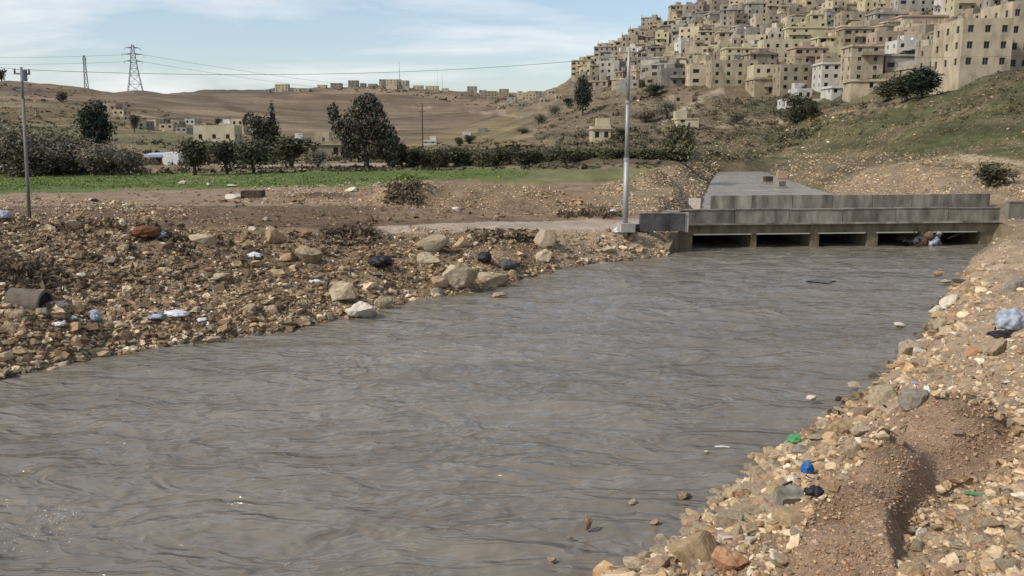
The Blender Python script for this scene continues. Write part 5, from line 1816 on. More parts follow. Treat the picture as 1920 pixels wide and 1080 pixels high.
named = [
    # left bank
    (518, 440, 44, 'ochre', 'upright ochre boulder on top of the left bank', dict(hpx=40, mark='the ochre boulder')),
    (583, 478, 58, 'tan', 'rounded tan boulder below the ochre boulder', dict(hpx=42)),
    (540, 482, 30, 'ochre', 'small yellowish rock left of the rounded tan boulder', dict(hpx=22)),
    (134, 420, 34, 'tan', 'tan rock near the foot of the thin left pole', dict(hpx=24)),
    (380, 448, 54, 'tan', 'long tan rock pile head right of the rusty lump', dict(hpx=28)),
    (862, 516, 84, 'pale limestone', 'largest pale boulder at the left waterline', dict(hpx=62, mark='the largest pale boulder')),
    (922, 520, 66, 'pale limestone', 'pale boulder leaning on the right of the largest one', dict(hpx=46)),
    (824, 528, 34, 'ochre', 'yellowish rock on the left of the largest pale boulder', dict(hpx=26)),
    (640, 546, 54, 'pale limestone', 'pale angular boulder on the mid left bank', dict(hpx=46, mark='the pale angular boulder')),
    (676, 582, 60, 'whitish', 'whitish boulder touching the water on the left shore', dict(hpx=40, mark='the whitish shore boulder')),
    (715, 566, 44, 'tan', 'tan rock right of the whitish shore boulder', dict(hpx=30)),
    (803, 456, 78, 'tan', 'large flat tilted slab lying on the left bank top', dict(hpx=30, kind='slab', mark='the large tilted slab', tilt=.15)),
    (866, 454, 34, 'ochre', 'yellowish boulder right of the large tilted slab', dict(hpx=26)),
    (1024, 450, 38, 'pale limestone', 'pale slab standing tilted near the track', dict(hpx=34, kind='slab', ry=.5)),
    (800, 484, 54, 'pale limestone', 'pale rock under the large tilted slab', dict(hpx=26)),
    (1020, 478, 36, 'pale limestone', 'squat pale rock below the tilted standing slab', dict(hpx=26)),
    (415, 516, 44, 'pale limestone', 'pale rock halfway down the left bank', dict(hpx=22)),
    (470, 578, 30, 'tan', 'tan rock low on the left bank', dict(hpx=22)),
    (245, 660, 38, 'ochre', 'ochre stone at the waterline far left', dict(hpx=20)),
    (42, 660, 40, 'tan', 'tan stone at the waterline by the left edge', dict(hpx=22)),
    (118, 684, 34, 'pale limestone', 'pale stone at the waterline near the left edge', dict(hpx=18)),
    (398, 636, 46, 'tan', 'long tan stone at the left waterline', dict(hpx=20)),
    (508, 430, 20, 'whitish', 'small white rock against the ochre boulder', dict(hpx=14)),
    (252, 430, 14, 'whitish', 'small white rock against the rusty lump', dict(hpx=14)),
    (620, 552, 24, 'tan', 'small tan rock left of the pale angular boulder', dict(hpx=18)),
    (512, 676 - 96, 26, 'reddish', 'reddish rock on the lower left bank', dict(hpx=20)),
    (1265, 430, 26, 'tan', 'tan rock beneath the dark block barrier', dict(hpx=14)),
    (1140, 468, 24, 'pale limestone', 'pale rock between the pale pole and the water', dict(hpx=16)),
    (30, 588, 34, 'tan', 'tan rock propped against the lower side of the drain pipe', dict(hpx=24)),
    (78, 584, 26, 'pale limestone', 'pale rock under the open end of the drain pipe', dict(hpx=20)),
    (48, 506, 30, 'dark brown', 'dark clod lying on top of the drain pipe', dict(hpx=18)),
    # right bank
    (1700, 652, 72, 'pale limestone', 'big rounded pale boulder at the right waterline', dict(hpx=52, mark='the big rounded boulder', sink=.15)),
    (1648, 742, 66, 'pale limestone', 'long pale tilted slab below the big rounded boulder', dict(hpx=32, kind='slab', mark='the long pale slab', rz=.5, ry=-.35, tilt=.1)),
    (1712, 742, 60, 'grey', 'dark grey slab right of the long pale slab', dict(hpx=36, kind='slab', rz=.5, ry=-.4, tilt=.3)),
    (1778, 562, 42, 'whitish', 'pale pointed stone on the upper right shore', dict(hpx=34, ry=-.4)),
    (1755, 580, 34, 'whitish', 'flat pale stone left of the pale pointed stone', dict(hpx=16, kind='slab')),
    (1768, 606, 50, 'pale limestone', 'pale rock below the pale pointed stone', dict(hpx=30)),
    (1757, 612, 34, 'tan', 'brown rock in front of the pale shore rock', dict(hpx=28)),
    (1822, 660, 34, 'orange', 'orange stone up the right bank', dict(hpx=22, mark='the orange bank stone')),
    (1862, 650, 50, 'tan', 'tan boulder right of the orange bank stone', dict(hpx=50)),
    (1800, 528, 30, 'dark brown', 'dark flat rock at the upper right shore', dict(hpx=14)),
    (1898, 534, 56, 'grey', 'grey flat rock near the right edge', dict(hpx=26, kind='slab')),
    (1618, 770, 46, 'reddish', 'reddish rock under the long pale slab', dict(hpx=40)),
    (1596, 846, 32, 'tan', 'upright brown stone beside the mound', dict(hpx=50, sink=.1)),
    (1655, 812, 28, 'dark brown', 'smooth dark brown cobble at the mound edge', dict(hpx=24, mark='the dark cobble')),
    (1612, 806, 46, 'pale limestone', 'pale rock left of the dark cobble', dict(hpx=36)),
    (1570, 800, 60, 'ochre', 'ochre rock at the water left of the dark cobble', dict(hpx=34)),
    (1480, 932, 50, 'concrete', 'flat grey-green concrete block on the right shore', dict(hpx=34, kind='block', mark='the grey concrete block', rz=.15, tilt=.3)),
    (1428, 944, 46, 'orange', 'orange stone left of the grey concrete block', dict(hpx=24)),
    (1412, 858, 24, 'reddish', 'upright reddish stone standing at the waterline', dict(hpx=26, sink=.1)),
    (1424, 890, 46, 'tan', 'angular tan rock at the waterline left of the blue bag', dict(hpx=40)),
    (1382, 920, 56, 'pale limestone', 'flat pale rock at the water left of the orange stone', dict(hpx=26)),
    (1368, 978, 50, 'pale limestone', 'squarish pale boulder low on the right shore', dict(hpx=42, kind='block')),
    (1362, 1010, 28, 'whitish', 'small white block wedged among foreground rocks', dict(hpx=18, kind='block', mark='the small white block')),
    (1300, 1030, 110, 'ochre', 'large smooth ochre rock at the bottom shoreline', dict(hpx=70, mark='the large ochre rock', kind='slab', rz=.6, ry=-.3)),
    (1370, 1050, 80, 'orange', 'big orange-tan rock at the bottom of the frame', dict(hpx=64)),
    (1298, 975, 46, 'reddish', 'pinkish rock sloping into the water', dict(hpx=28)),
    (1230, 1055, 60, 'reddish', 'pinkish boulder at the bottom shoreline', dict(hpx=50)),
    (1190, 1058, 50, 'pale limestone', 'pale wedge rock at the bottom shoreline', dict(hpx=46)),
    (1125, 1075, 34, 'pale limestone', 'lowest pale rock where the shore leaves the frame', dict(hpx=26)),
    (1408, 1010, 30, 'whitish', 'whitish rock right of the small white block', dict(hpx=28)),
    (1492, 965, 80, 'ochre', 'long sandy rock under the grey concrete block', dict(hpx=28, kind='slab')),
    (1810, 970, 50, 'pale limestone', 'pale rock in the bottom right gravel', dict(hpx=32)),
    (1855, 980, 46, 'tan', 'tan rock right of the pale gravel rock', dict(hpx=28)),
    (1724, 998, 30, 'whitish', 'whitish cobble at the foot of the mound', dict(hpx=30)),
    (1712, 1066, 60, 'ochre', 'ochre rock at the bottom right edge', dict(hpx=34)),
    (1890, 1062, 60, 'pale limestone', 'pale slab in the bottom right corner', dict(hpx=36, kind='slab')),
    (1892, 790, 30, 'pale limestone', 'pale rock near the right end of the mound', dict(hpx=28)),
    (1790, 808, 26, 'reddish', 'small pinkish stone on top of the mound', dict(hpx=12)),
    (1686, 824, 24, 'reddish', 'reddish lump on the mound beside the dark cobble', dict(hpx=18)),
    # stones in the water
    (1522, 748, 22, 'whitish', 'small white stone standing in the shallows', dict(hpx=15, z=.02)),
    (1571, 752, 18, 'dark brown', 'small dark stone in the shallows right of a white one', dict(hpx=13, z=.02)),
    (1282, 932, 36, 'tan', 'flat tan stone breaking the water near the right shore', dict(hpx=20, z=.0)),
    (1102, 984, 22, 'reddish', 'upright brown stone alone in the river', dict(hpx=34, z=.02)),
    (1185, 946, 20, 'pale limestone', 'small pale stone just above the water', dict(hpx=10, z=0)),
    (1226, 984, 24, 'reddish', 'reddish stone half under water near the shore', dict(hpx=16, z=-.02)),
    (1035, 1055, 20, 'pale limestone', 'pale stone in the river at the bottom', dict(hpx=14, z=0)),
    (1070, 1014, 18, 'grey', 'grey stone barely showing above the water', dict(hpx=9, z=0)),
    (1325, 851, 12, 'whitish', 'tiny white stone left of the floating stick', dict(hpx=8, z=.01)),
    (1686, 611, 22, 'whitish', 'flat white stone in the water above the rounded boulder', dict(hpx=9, z=.01)),
    (1600, 724, 28, 'pale limestone', 'pale stone at the water left of the long pale slab', dict(hpx=12, z=.03)),
    (1772, 530, 22, 'pale limestone', 'pale stone in the shallows of the upper right shore', dict(hpx=9, z=.03)),
    (1757, 514, 22, 'orange', 'orange stone in the upper right shallows', dict(hpx=10, z=.0)),
    (935, 554, 26, 'pale limestone', 'pale stone in the water below the largest pale boulder', dict(hpx=10, z=.0)),
    (1440, 336, 15, 'dark brown', 'left dark block standing in the upstream water', dict(hpx=10, kind='block', z=.25)),
    (1463, 345, 16, 'grey', 'right grey block standing in the upstream water', dict(hpx=10, kind='block', z=.25)),
    (1466, 328, 18, 'reddish', 'reddish block at the upstream shore', dict(hpx=14, kind='block', z=.3)),
    # terrace and beyond
    (475, 365, 38, 'dark brown', 'dark brown block on the field edge', dict(hpx=18, kind='block', rz=0, mark='the dark brown block')),
    (440, 369, 34, 'whitish', 'white slab left of the dark brown block', dict(hpx=12, kind='slab')),
    (343, 343, 18, 'whitish', 'white heap on the green field', dict(hpx=10)),
    (393, 346, 14, 'whitish', 'second small white heap on the green field', dict(hpx=9)),
    (437, 348, 24, 'whitish', 'long white scrap on the green field', dict(hpx=5)),
    (660, 354, 26, 'whitish', 'pale slab on the rubble behind the terrace', dict(hpx=8, kind='slab')),
    (1302, 384, 22, 'whitish', 'pale block leaning at the left end of the far parapet', dict(hpx=26, kind='block')),
    (855, 392, 16, 'whitish', 'white rock on the terrace near the track', dict(hpx=12)),
    (500, 410, 16, 'whitish', 'white stone on the dark terrace', dict(hpx=10)),
]
for a in named:
    rock(a[0], a[1], a[2], a[3], a[4], **a[5])
N_NAMED = len(named)

# scattered rocks: sampled evenly over the banks as seen, then placed on the ground
BANKS = {
    'left': ([(-160, 372), (180, 376), (330, 402), (480, 428), (640, 440), (770, 425), (900, 434), (1060, 434), (1180, 430), (1290, 436), (1290, 490), (1180, 500), (1000, 530), (900, 570), (760, 600), (600, 640), (400, 680), (0, 760), (-160, 790)], 27000),
    'right': ([(1060, 1200), (1180, 1020), (1330, 900), (1440, 800), (1600, 700), (1700, 560), (1760, 500), (1840, 450), (1900, 400), (2080, 400), (2080, 1200)], 17000),
    'right_out': ([(2080, 1300), (2080, 400), (2500, 420), (2700, 1300)], 7000),
    'left_out': ([(-160, 790), (-160, 380), (-560, 400), (-600, 900)], 5000),
    'far': ([(1040, 402), (1060, 372), (1180, 330), (1240, 312), (1345, 300), (1352, 322), (1330, 402)], 5600),
    'beyond': ([(1440, 322), (1480, 288), (1620, 285), (1760, 290), (1930, 330), (1930, 400), (1850, 368), (1560, 366)], 4800),
    'terrace': ([(420, 380), (430, 352), (620, 345), (760, 335), (900, 345), (1060, 350), (1060, 405), (900, 400), (700, 384)], 4200),
    'heaps': ([(425, 372), (440, 356), (560, 346), (700, 340), (800, 338), (800, 352), (700, 362), (560, 368)], 1000),
    'bank_top': ([(-60, 396), (-60, 372), (180, 374), (330, 384), (400, 400), (300, 410), (100, 404)], 1300),
    'terrace_low': ([(-100, 372), (300, 375), (700, 385), (1100, 395), (1100, 412), (700, 424), (480, 428), (330, 400), (-100, 378)], 350),
}
rocks = []                                     # X Y Z size bank colour-index
PAL = np.array([(.54, .43, .285), (.42, .31, .19), (.29, .20, .12), (.45, .31, .175), (.36, .225, .145), (.27, .235, .185), (.66, .59, .47), (.09, .065, .048)])
PALN = ['pale limestone', 'tan', 'dark tan', 'ochre', 'reddish', 'grey', 'whitish', 'dark brown']
PR = {'left': [.34, .28, .17, .03, .03, .07, .06, .02], 'right_out': [.34, .29, .10, .07, .13, .03, .04, .00], 'left_out': [.34, .28, .17, .03, .03, .07, .06, .02], 'right': [.34, .29, .10, .07, .13, .03, .04, .00], 'far': [.22, .26, .18, .13, .08, .07, .04, .02],
      'beyond': [.2, .26, .18, .12, .10, .09, .04, .01], 'terrace': [.18, .24, .24, .1, .1, .08, .03, .03], 'terrace_low': [.2, .25, .25, .1, .1, .07, .03, .0], 'heaps': [.25, .2, .15, .08, .06, .1, .08, .08], 'bank_top': [.2, .24, .2, .06, .06, .12, .08, .04]}
g = np.random.default_rng(77)
for bi, (bk, (poly, n)) in enumerate(BANKS.items()):
    xs, ys = [p[0] for p in poly], [p[1] for p in poly]
    px = g.uniform(min(xs), max(xs), n * 4)
    py = g.uniform(min(ys), max(ys), n * 4)
    k = in_poly(px, py, poly)
    px, py = px[k][:n], py[k][:n]
    H = hits(px, py)
    ok = ~np.isnan(H[:, 0])
    px, py, H = px[ok], py[ok], H[ok]
    sd = river_sd(H[:, 0], H[:, 1])
    ok = (sd > -.25) & (H[:, 2] > -.15)
    # clustering: stones lie in spills, soil shows between
    cl = fbm(H[:, 0] * .5, H[:, 1] * .5, 300, 4) + g.uniform(-.5, .5, len(H)) * .9
    thr = {'left': -.20, 'right': -.30}.get(bk, -.10)
    shore = np.exp(-np.maximum(sd, 0) / 1.2)
    ok &= cl + shore * .5 > thr
    inm = in_poly(px, py, [(1480, 1040), (1580, 905), (1700, 780), (1745, 745), (1800, 750), (1885, 800), (1890, 855), (1760, 905), (1690, 1000), (1680, 1100), (1440, 1100)])
    ok &= ~(inm & (g.random(len(H)) > .40))
    up = in_poly(H[:, 0], H[:, 1], UP_POLY)
    ok &= ~up
    H, px, py, inm, sd = H[ok], px[ok], py[ok], inm[ok], sd[ok]
    m = len(H)
    dist = np.hypot(H[:, 0], H[:, 1])
    # sizes in metres, heavy tail, never below about 2 px
    s = .026 * np.exp(g.normal(size=m) * .55)
    s = np.where(g.random(m) < (.16 if bk == 'left' else .10), s * 2.6, s)
    s = np.where(g.random(m) < .012, s * (3.4 if bk == 'right' else 4.2), s)
    s *= 1 + np.exp(-np.maximum(sd, 0) / 1.0) * .5
    lo = 1.3 * dist / FPX
    s = np.maximum(s, lo * g.uniform(.7, 1.6, m))
    if bk == 'right':
        s = np.where((sd < 1.9) & (H[:, 1] < 40) & (g.random(m) < .45), s * 2.9, s)
    s = np.minimum(s, np.where(sd < 1.9, .26, .13) if bk == 'right' else .34)
    s = np.where(inm, np.minimum(s * .5, .028), s)
    ci = g.choice(8, m, p=np.array(PR[bk]) / sum(PR[bk]))
    for j in range(0):
        pass
    bnum = {'left': 0, 'right': 1, 'right_out': 1, 'left_out': 0, 'far': 2, 'beyond': 3, 'terrace': 4, 'heaps': 5, 'bank_top': 6, 'terrace_low': 7}[bk]
    if bk.endswith('_out'):
        s = np.maximum(s, .03) * 1.25
    rocks.append(np.column_stack([H, s, np.full(m, bnum), ci, px, py, inm]))
R_ = np.concatenate(rocks)
app = R_[:, 3] * FPX / np.hypot(R_[:, 0], R_[:, 1])
vis = (R_[:, 6] > 0) & (R_[:, 6] < 1920) & (R_[:, 7] < 1080)
order = np.argsort(-(app * vis))
indiv = order[:300 - N_NAMED]
restm = np.ones(len(R_), bool)
restm[indiv] = False
print('rocks', len(R_), 'smallest single rock px', app[indiv[-1]])
gi = random.Random(8)
zone_names = {0: 'left-bank', 1: 'right-bank', 2: 'roadside', 3: 'far-slope', 4: 'terrace', 5: 'field-edge', 6: 'bank-top', 7: 'terrace'}
for j in indiv:
    X, Y, Z, s, bi, ci, px, py, _ = R_[j]
    cn = PALN[int(ci)]
    mk = {'dark tan': 'tan'}.get(cn, cn)
    me = gi.choice(ROCK_ME)
    o = link('rock', me, None)
    objmat(o, ROCKM[mk])
    o.scale = (s * gi.uniform(.9, 1.2), s * gi.uniform(.8, 1.1), s * gi.uniform(.7, 1.0))
    o.rotation_euler = (gi.uniform(-.4, .4), gi.uniform(-.4, .4), gi.uniform(0, 6.28))
    o.location = (X, Y, Z + s * .12)
    o['category'] = 'rock'
    a = app[j]
    szw = 'large' if a > 14 else 'medium' if a > 9 else 'small'
    thing(o, f"{szw} {mk} {zone_names[int(bi)]} rock", 'rock', 'scattered ' + zone_names[int(bi)] + ' rocks')


def merged_rocks(name, label, sel, shapes):
    D = R_[sel]
    gg = np.random.default_rng(len(D))
    vi = gg.integers(0, len(shapes), len(D))
    Vs, Fs, Cs = [], [], []
    base = 0
    for k, (v, f) in enumerate(shapes):
        q = D[vi == k]
        if not len(q):
            continue
        m = len(q)
        a = gg.uniform(0, 2 * np.pi, m)
        t = gg.uniform(-.5, .5, m)
        vv = np.repeat(v[None], m, 0) * gg.uniform(.8, 1.25, (m, 1, 3))
        ct, st = np.cos(t)[:, None], np.sin(t)[:, None]
        y2 = vv[..., 1] * ct - vv[..., 2] * st
        z2 = vv[..., 1] * st + vv[..., 2] * ct
        ca, sa = np.cos(a)[:, None], np.sin(a)[:, None]
        x3 = vv[..., 0] * ca - y2 * sa
        y3 = vv[..., 0] * sa + y2 * ca
        w = np.stack([x3, y3, z2], -1) * q[:, 3][:, None, None]
        w += q[:, None, :3]
        w[..., 2] += (q[:, 3] * .15)[:, None]
        Vs.append(w.reshape(-1, 3))
        Fs.append((f[None] + (np.arange(m) * len(v))[:, None, None] + base).reshape(-1, 3))
        base += m * len(v)
        c = PAL[q[:, 5].astype(int)] * gg.uniform(.66, 1.32, (m, 1)) * np.array([1.0, .97, .92])
        c = np.where((q[:, 8] > .5)[:, None], c * np.array([.85, .72, .65]), c)
        wet = river_sd(q[:, 0], q[:, 1])
        c = c * np.where(wet < .22, .50, 1.0)[:, None]      # soaked along the waterline
        Cs.append(np.repeat(c, len(v), 0))
    me = mesh_np(name, np.concatenate(Vs), np.concatenate(Fs), False, {'col': np.concatenate(Cs)})
    o = link(name, me, M_rock_attr)
    o['kind'] = 'stuff'
    o['category'] = 'rubble'
    o['label'] = label
    return o


bsel = R_[:, 4]
bigm = app > 5.5
merged_rocks('rubble', 'loose limestone rubble covering the left bank', restm & (bsel == 0) & ~bigm, ROCK_LOW)
merged_rocks('rubble', 'chunkier stones among the rubble of the left bank', restm & (bsel == 0) & bigm, ROCK_MID)
merged_rocks('rubble', 'loose limestone rubble and gravel covering the right bank', restm & (bsel == 1) & ~bigm, ROCK_LOW)
merged_rocks('rubble', 'chunkier stones among the rubble of the right bank', restm & (bsel == 1) & bigm, ROCK_MID)
merged_rocks('rubble', 'rubble spill between the field and the left end of the bridge', restm & ((bsel == 2) | (bsel >= 4)), ROCK_LOW)
merged_rocks('rubble', 'rubble slope beyond the right half of the bridge', restm & (bsel == 3), ROCK_LOW)

_gk = np.random.default_rng(91)
_sp = []
for _poly, _n in (([(1000, 240), (1090, 160), (1180, 168), (1290, 180), (1420, 184), (1600, 192), (1760, 172), (1800, 142), (1930, 134), (1930, 300), (1600, 290), (1450, 305), (1240, 300), (1000, 290)], 5200),
                  ([(1300, 235), (1640, 200), (1500, 290), (1330, 300)], 1500), ([(-60, 170), (130, 175), (480, 250), (700, 285), (-60, 315)], 1600)):
    _x = _gk.uniform(min(p[0] for p in _poly), max(p[0] for p in _poly), _n * 3)
    _y = _gk.uniform(min(p[1] for p in _poly), max(p[1] for p in _poly), _n * 3)
    _k = in_poly(_x, _y, _poly)
    _sp.append(hits(_x[_k][:_n], _y[_k][:_n], rmin=80, rmax=800))
_sp = np.concatenate(_sp)
_sp = _sp[~np.isnan(_sp[:, 0])]
_sp = _sp[fbm(_sp[:, 0] * .06, _sp[:, 1] * .06, 96, 4) + _gk.uniform(-.4, .4, len(_sp)) > -.02]
_m = len(_sp)
_s = np.hypot(_sp[:, 0], _sp[:, 1]) / FPX * _gk.uniform(.7, 1.5, _m) * np.where(_gk.random(_m) < .06, 2.2, 1)
_keep = R_
R_ = np.column_stack([_sp, _s, np.zeros(_m), _gk.choice(8, _m, p=[.12, .25, .3, .12, .06, .13, .01, .01]), np.zeros((_m, 2)), np.zeros(_m)])
merged_rocks('hillside_stones', 'stones and small outcrops dotting the slopes below the town', np.ones(_m, bool), ROCK_LOW)
R_ = _keep


# clods of earth roughening the right-bank mound
def clods(name, label, poly, n, smax, c0, zlift=0):
    g = np.random.default_rng(n)
    xs, ys = [p[0] for p in poly], [p[1] for p in poly]
    px = g.uniform(min(xs), max(xs), n * 3)
    py = g.uniform(min(ys), max(ys), n * 3)
    k = in_poly(px, py, poly)
    H = hits(px[k][:n], py[k][:n])
    H = H[~np.isnan(H[:, 0])]
    H = H[river_sd(H[:, 0], H[:, 1]) > .1]
    m = len(H)
    s = smax * np.exp(g.normal(size=m) * .6) * .4
    global R_
    keep = R_
    R_ = np.column_stack([H, s, np.zeros(m), np.full(m, 2), np.zeros((m, 2)), np.zeros(m)])
    global PAL
    kp = PAL
    PAL = np.tile(np.array(c0), (8, 1))
    merged_rocks(name, label, np.ones(m, bool), ROCK_LOW)
    PAL = kp
    R_ = keep


clods('soil_clods', 'crumbly brown clods on the dirt mound of the right bank', [(1440, 1040), (1570, 890), (1700, 770), (1745, 735), (1800, 738), (1900, 800), (1900, 860), (1760, 915), (1690, 1000), (1690, 1100), (1420, 1100)], 12000, .017, (.34, .235, .16))
clods('soil_clods', 'dark crumbly clods mixed into the left bank rubble', [(-60, 410), (500, 440), (1200, 440), (1150, 480), (850, 520), (700, 560), (400, 620), (0, 690)], 9000, .12, (.18, .125, .078))
clods('soil_clods', 'red-brown clods along the ploughed terrace edge', [(0, 378), (700, 372), (1150, 405), (700, 424), (480, 428)], 1500, .10, (.16, .095, .06))

# ------------------------------------------------------------------ litter and odd things
def crumple(name, px, py, wpx, hpx, mat, label, seed=0, mark=None, cat='rubbish', sink=.15, ratio=.8, z=None, sub=3, rz=0):
    g = np.random.default_rng(seed + int(px))
    q = place(px, py + hpx * .35) if z is None else PZ(px, py, z)
    s = wpx / 2 * q[1] / CP / FPX
    sh = hpx / 2 * q[1] / CP / FPX
    v, f = icos(sub)
    n_ = v.copy()
    amp = .34 * fbm(v[:, 0] * 2.2 + seed, v[:, 1] * 2.2 + v[:, 2] * 1.7, seed + 5, 3) + .16 * fbm(v[:, 0] * 6, v[:, 2] * 6 + v[:, 1] * 5, seed + 9, 3)
    v = v * (1 + amp)[:, None]
    v[:, 2] = np.maximum(v[:, 2], -.45)
    v *= np.array([s, s * ratio, sh])
    o = link(name, mesh_np(name, v, f, True), mat, None, (q[0], q[1], q[2] + sh * (1 - 2 * sink)), (0, 0, rz))
    thing(o, label, cat, None, fixed=True)
    if mark:
        LANDMARKS.append((mark, px, py))
    return o


def stick(name, px, py, lpx, ang, mat, label, r=.02, z=None, cat='rubbish', flatten=False):
    q = place(px, py) if z is None else PZ(px, py, z)
    L = lpx * q[1] / CP / FPX
    dx, dy = math.cos(ang), math.sin(ang)
    m = MB()
    if flatten:
        m.box((0, 0, 0), (L, r * 3, r * .8), ang, 0, 0)
    else:
        m.tube([(-dx * L / 2, -dy * L / 2, 0), (0, 0, r * .8), (dx * L / 2, dy * L / 2, r * .3)], [r, r * 1.1, r * .7], 7)
    o = m.build(name, mat, None, loc=(q[0], q[1], q[2] + r * 1.3))
    thing(o, label, cat, None, fixed=True)
    return o


crumple('plastic_bag', 1513, 881, 24, 34, M_blue, 'bright blue plastic bag among the right bank stones', 1, 'the blue bag')
crumple('plastic_bag', 1528, 922, 38, 22, M_black, 'black plastic bag right of the grey concrete block', 2)
crumple('plastic_sheet', 1893, 603, 56, 50, M_bluegrey, 'pale bluish plastic sheet at the right edge', 3, 'the bluish sheet')
crumple('plastic_bag', 1878, 628, 50, 14, M_black, 'flat dark lump under the pale bluish sheet', 4)  # low black lump just below the sheet
crumple('plastic_bottle', 1492, 824, 34, 20, M_green, 'crushed green plastic scrap at the right waterline', 5, 'the green scrap')
crumple('plastic_bag', 715, 491, 48, 24, M_black, 'large black bag lying on the middle left bank', 6, 'the large black bag')
crumple('plastic_bag', 909, 484, 28, 24, M_black, 'black bag just above the largest pale boulder', 7)
crumple('plastic_bag', 953, 497, 34, 22, M_conc_dark, 'dark grey sack right of the black bag by the boulder', 8)
crumple('plastic_bag', 790, 566, 40, 9, M_black, 'flat black scrap at the left waterline', 9, sink=.3)
crumple('plastic_bag', 330, 588, 46, 13, M_whiteplastic, 'long white plastic scrap low on the left bank', 10, 'the long white scrap', rz=-.3)
crumple('plastic_bag', 290, 594, 36, 9, M_bluegrey, 'bluish plastic left of the long white scrap', 11)
crumple('plastic_bag', 378, 600, 20, 8, M_whiteplastic, 'small white plastic right of the long white scrap', 12)
crumple('plastic_bag', 178, 594, 22, 26, M_bluegrey, 'grey-blue rag hanging low on the left bank', 13)
crumple('plastic_bag', 478, 480, 26, 14, M_whiteplastic, 'white plastic on the left bank under the ochre boulder', 14)
crumple('plastic_bag', 592, 528, 26, 7, M_whiteplastic, 'thin white plastic above the pale angular boulder', 15)
crumple('plastic_bag', 304, 442, 26, 18, M_bluegrey, 'bluish dark sack right of the rusty lump', 16)
crumple('plastic_bag', 112, 678 - 70, 22, 10, M_whiteplastic, 'white plastic low on the bank near left edge', 17)
crumple('plastic_bag', 20, 586, 18, 13, ROCKM['ochre'], 'yellowish lump low on the bank at left edge', 18)
crumple('rusty_lump', 275, 437, 52, 26, M_rust, 'rust-brown heap of scrap on top of the left bank', 19, 'the rusty heap')
crumple('plastic_bag', 135, 596, 18, 10, M_whiteplastic, 'small white plastic scrap near the drain pipe', 20)
crumple('plastic_bag', 1170, 432, 44, 12, M_whiteplastic, 'white plastic gathered round the foot of the pale pole', 21)
crumple('plastic_bag', 1195, 428, 26, 16, M_black, 'dark rubbish right of the pale pole foot', 22)
crumple('plastic_bag', 8, 404, 24, 20, M_bluegrey, 'blue-grey rubbish at the left edge of the bank top', 23)
crumple('plastic_bag', 1150, 482 - 86, 14, 6, M_whiteplastic, 'tiny white bag beyond the track', 24)
crumple('plastic_bag', 1185, 878, 28, 4, M_conc_dark, 'dark scrap floating in the river near the right shore', 25, z=.03)
crumple('plastic_bag', 1540, 528, 46, 4, M_conc_dark, 'dark branch-like debris floating below the bridge', 26, z=.03)
stick('plastic_strip', 1830, 930, 40, -.5, M_green, 'light green plastic strip at the foot of the mound', .02, flatten=True)
stick('stick', 1322, 1032, 30, -1.0, M_white, 'thin white stick lying on the ochre rocks', .012)
stick('stick', 1354, 840, 28, -.15, M_white, 'white stick floating in the river', .018, z=.02)
stick('branch', 1490, 905, 70, .6, M_bark, 'thin brown branch right of the waterline rocks', .02)
stick('reinforcing_bar', 1700, 800, 60, .7, M_rust, 'thin rusty bar along the mound edge', .008)

# debris jammed against the fourth pier of the bridge
dj = empty('debris_jam', tuple(PZ(1732, 459, 0)))
thing(dj, 'heap of branches and rubbish jammed against a bridge pier', 'debris', fixed=True)
gj = random.Random(4)
m = MB()
for k in range(46):
    a, b = gj.uniform(-1, 1), gj.uniform(0, 1.0)
    c = Vector((gj.gauss(0, .6), -.2 + gj.gauss(0, .25), abs(gj.gauss(.3, .35))))
    d = Vector((gj.uniform(-1, 1), gj.uniform(-.4, .4), gj.uniform(-.7, .9))).normalized() * gj.uniform(.25, .8)
    m.tube([tuple(c - d), tuple(c + Vector((0, 0, .05))), tuple(c + d)], [.03, .03, .015], 5)
o = m.build('branches', M_bark, dj)
o['kind'] = 'stuff'
for k, (x, z, s, mt) in enumerate(((-.5, .35, .28, M_conc_dark), (.1, .65, .33, M_soil_red), (.55, .3, .30, M_bluegrey), (.2, .15, .25, M_whiteplastic), (-.15, .2, .35, M_soil_dark), (.75, .75, .2, M_conc_pale))):
    v, f = icos(2)
    v = v * (1 + .3 * fbm(v[:, 0] * 2 + k, v[:, 1] * 2 + v[:, 2], 400 + k, 3))[:, None] * s
    link('rubbish_bundle', mesh_np('rubbish_bundle', v, f, True), mt, dj, (x, -.25, z))

# half-buried concrete drain pipe in the left bank
dq = place(62, 566)
pipe = empty('drain_pipe', (dq[0], dq[1], dq[2] - .02), .12)
thing(pipe, 'half-buried grey concrete drain pipe with a dark open right end', 'pipe', fixed=True)
LANDMARKS.append(('the drain pipe', 62, 530))
kx = dq[1] / CP / FPX
Lp, rp_ = 52 * kx, 25 * kx
V, F = [], []
S = 28
for (x, r) in ((-Lp * .8, rp_), (Lp * .5, rp_), (Lp * .5, rp_ * .84), (-Lp * .8, rp_ * .84)):
    for k in range(S):
        t = 2 * math.pi * k / S
        V.append((x, r * math.cos(t), r * math.sin(t)))
for a in range(3):
    for k in range(S):
        k2 = (k + 1) % S
        F.append([a * S + k, (a + 1) * S + k, (a + 1) * S + k2, a * S + k2])
me = mesh_np('pipe_shell', V, F)
link('pipe_shell', me, noisy('muddy_concrete', (.10, .08, .06), (.20, .165, .125), 3, .95, .4, 12), pipe)
MB().tube([(Lp * .40, 0, 0), (Lp * .41, 0, 0)], rp_ * .83, 24).build('hole_shade_disc', M_black, pipe)  # black disc standing in for the shade inside the pipe's open end
MB().tube([(Lp * .44, 0, 0), (Lp * .49, 0, 0)], rp_ * 1.03, 24, cap=False).build('socket_rim', M_conc_dark, pipe)
pipe.rotation_euler = (0, .06, -.12)

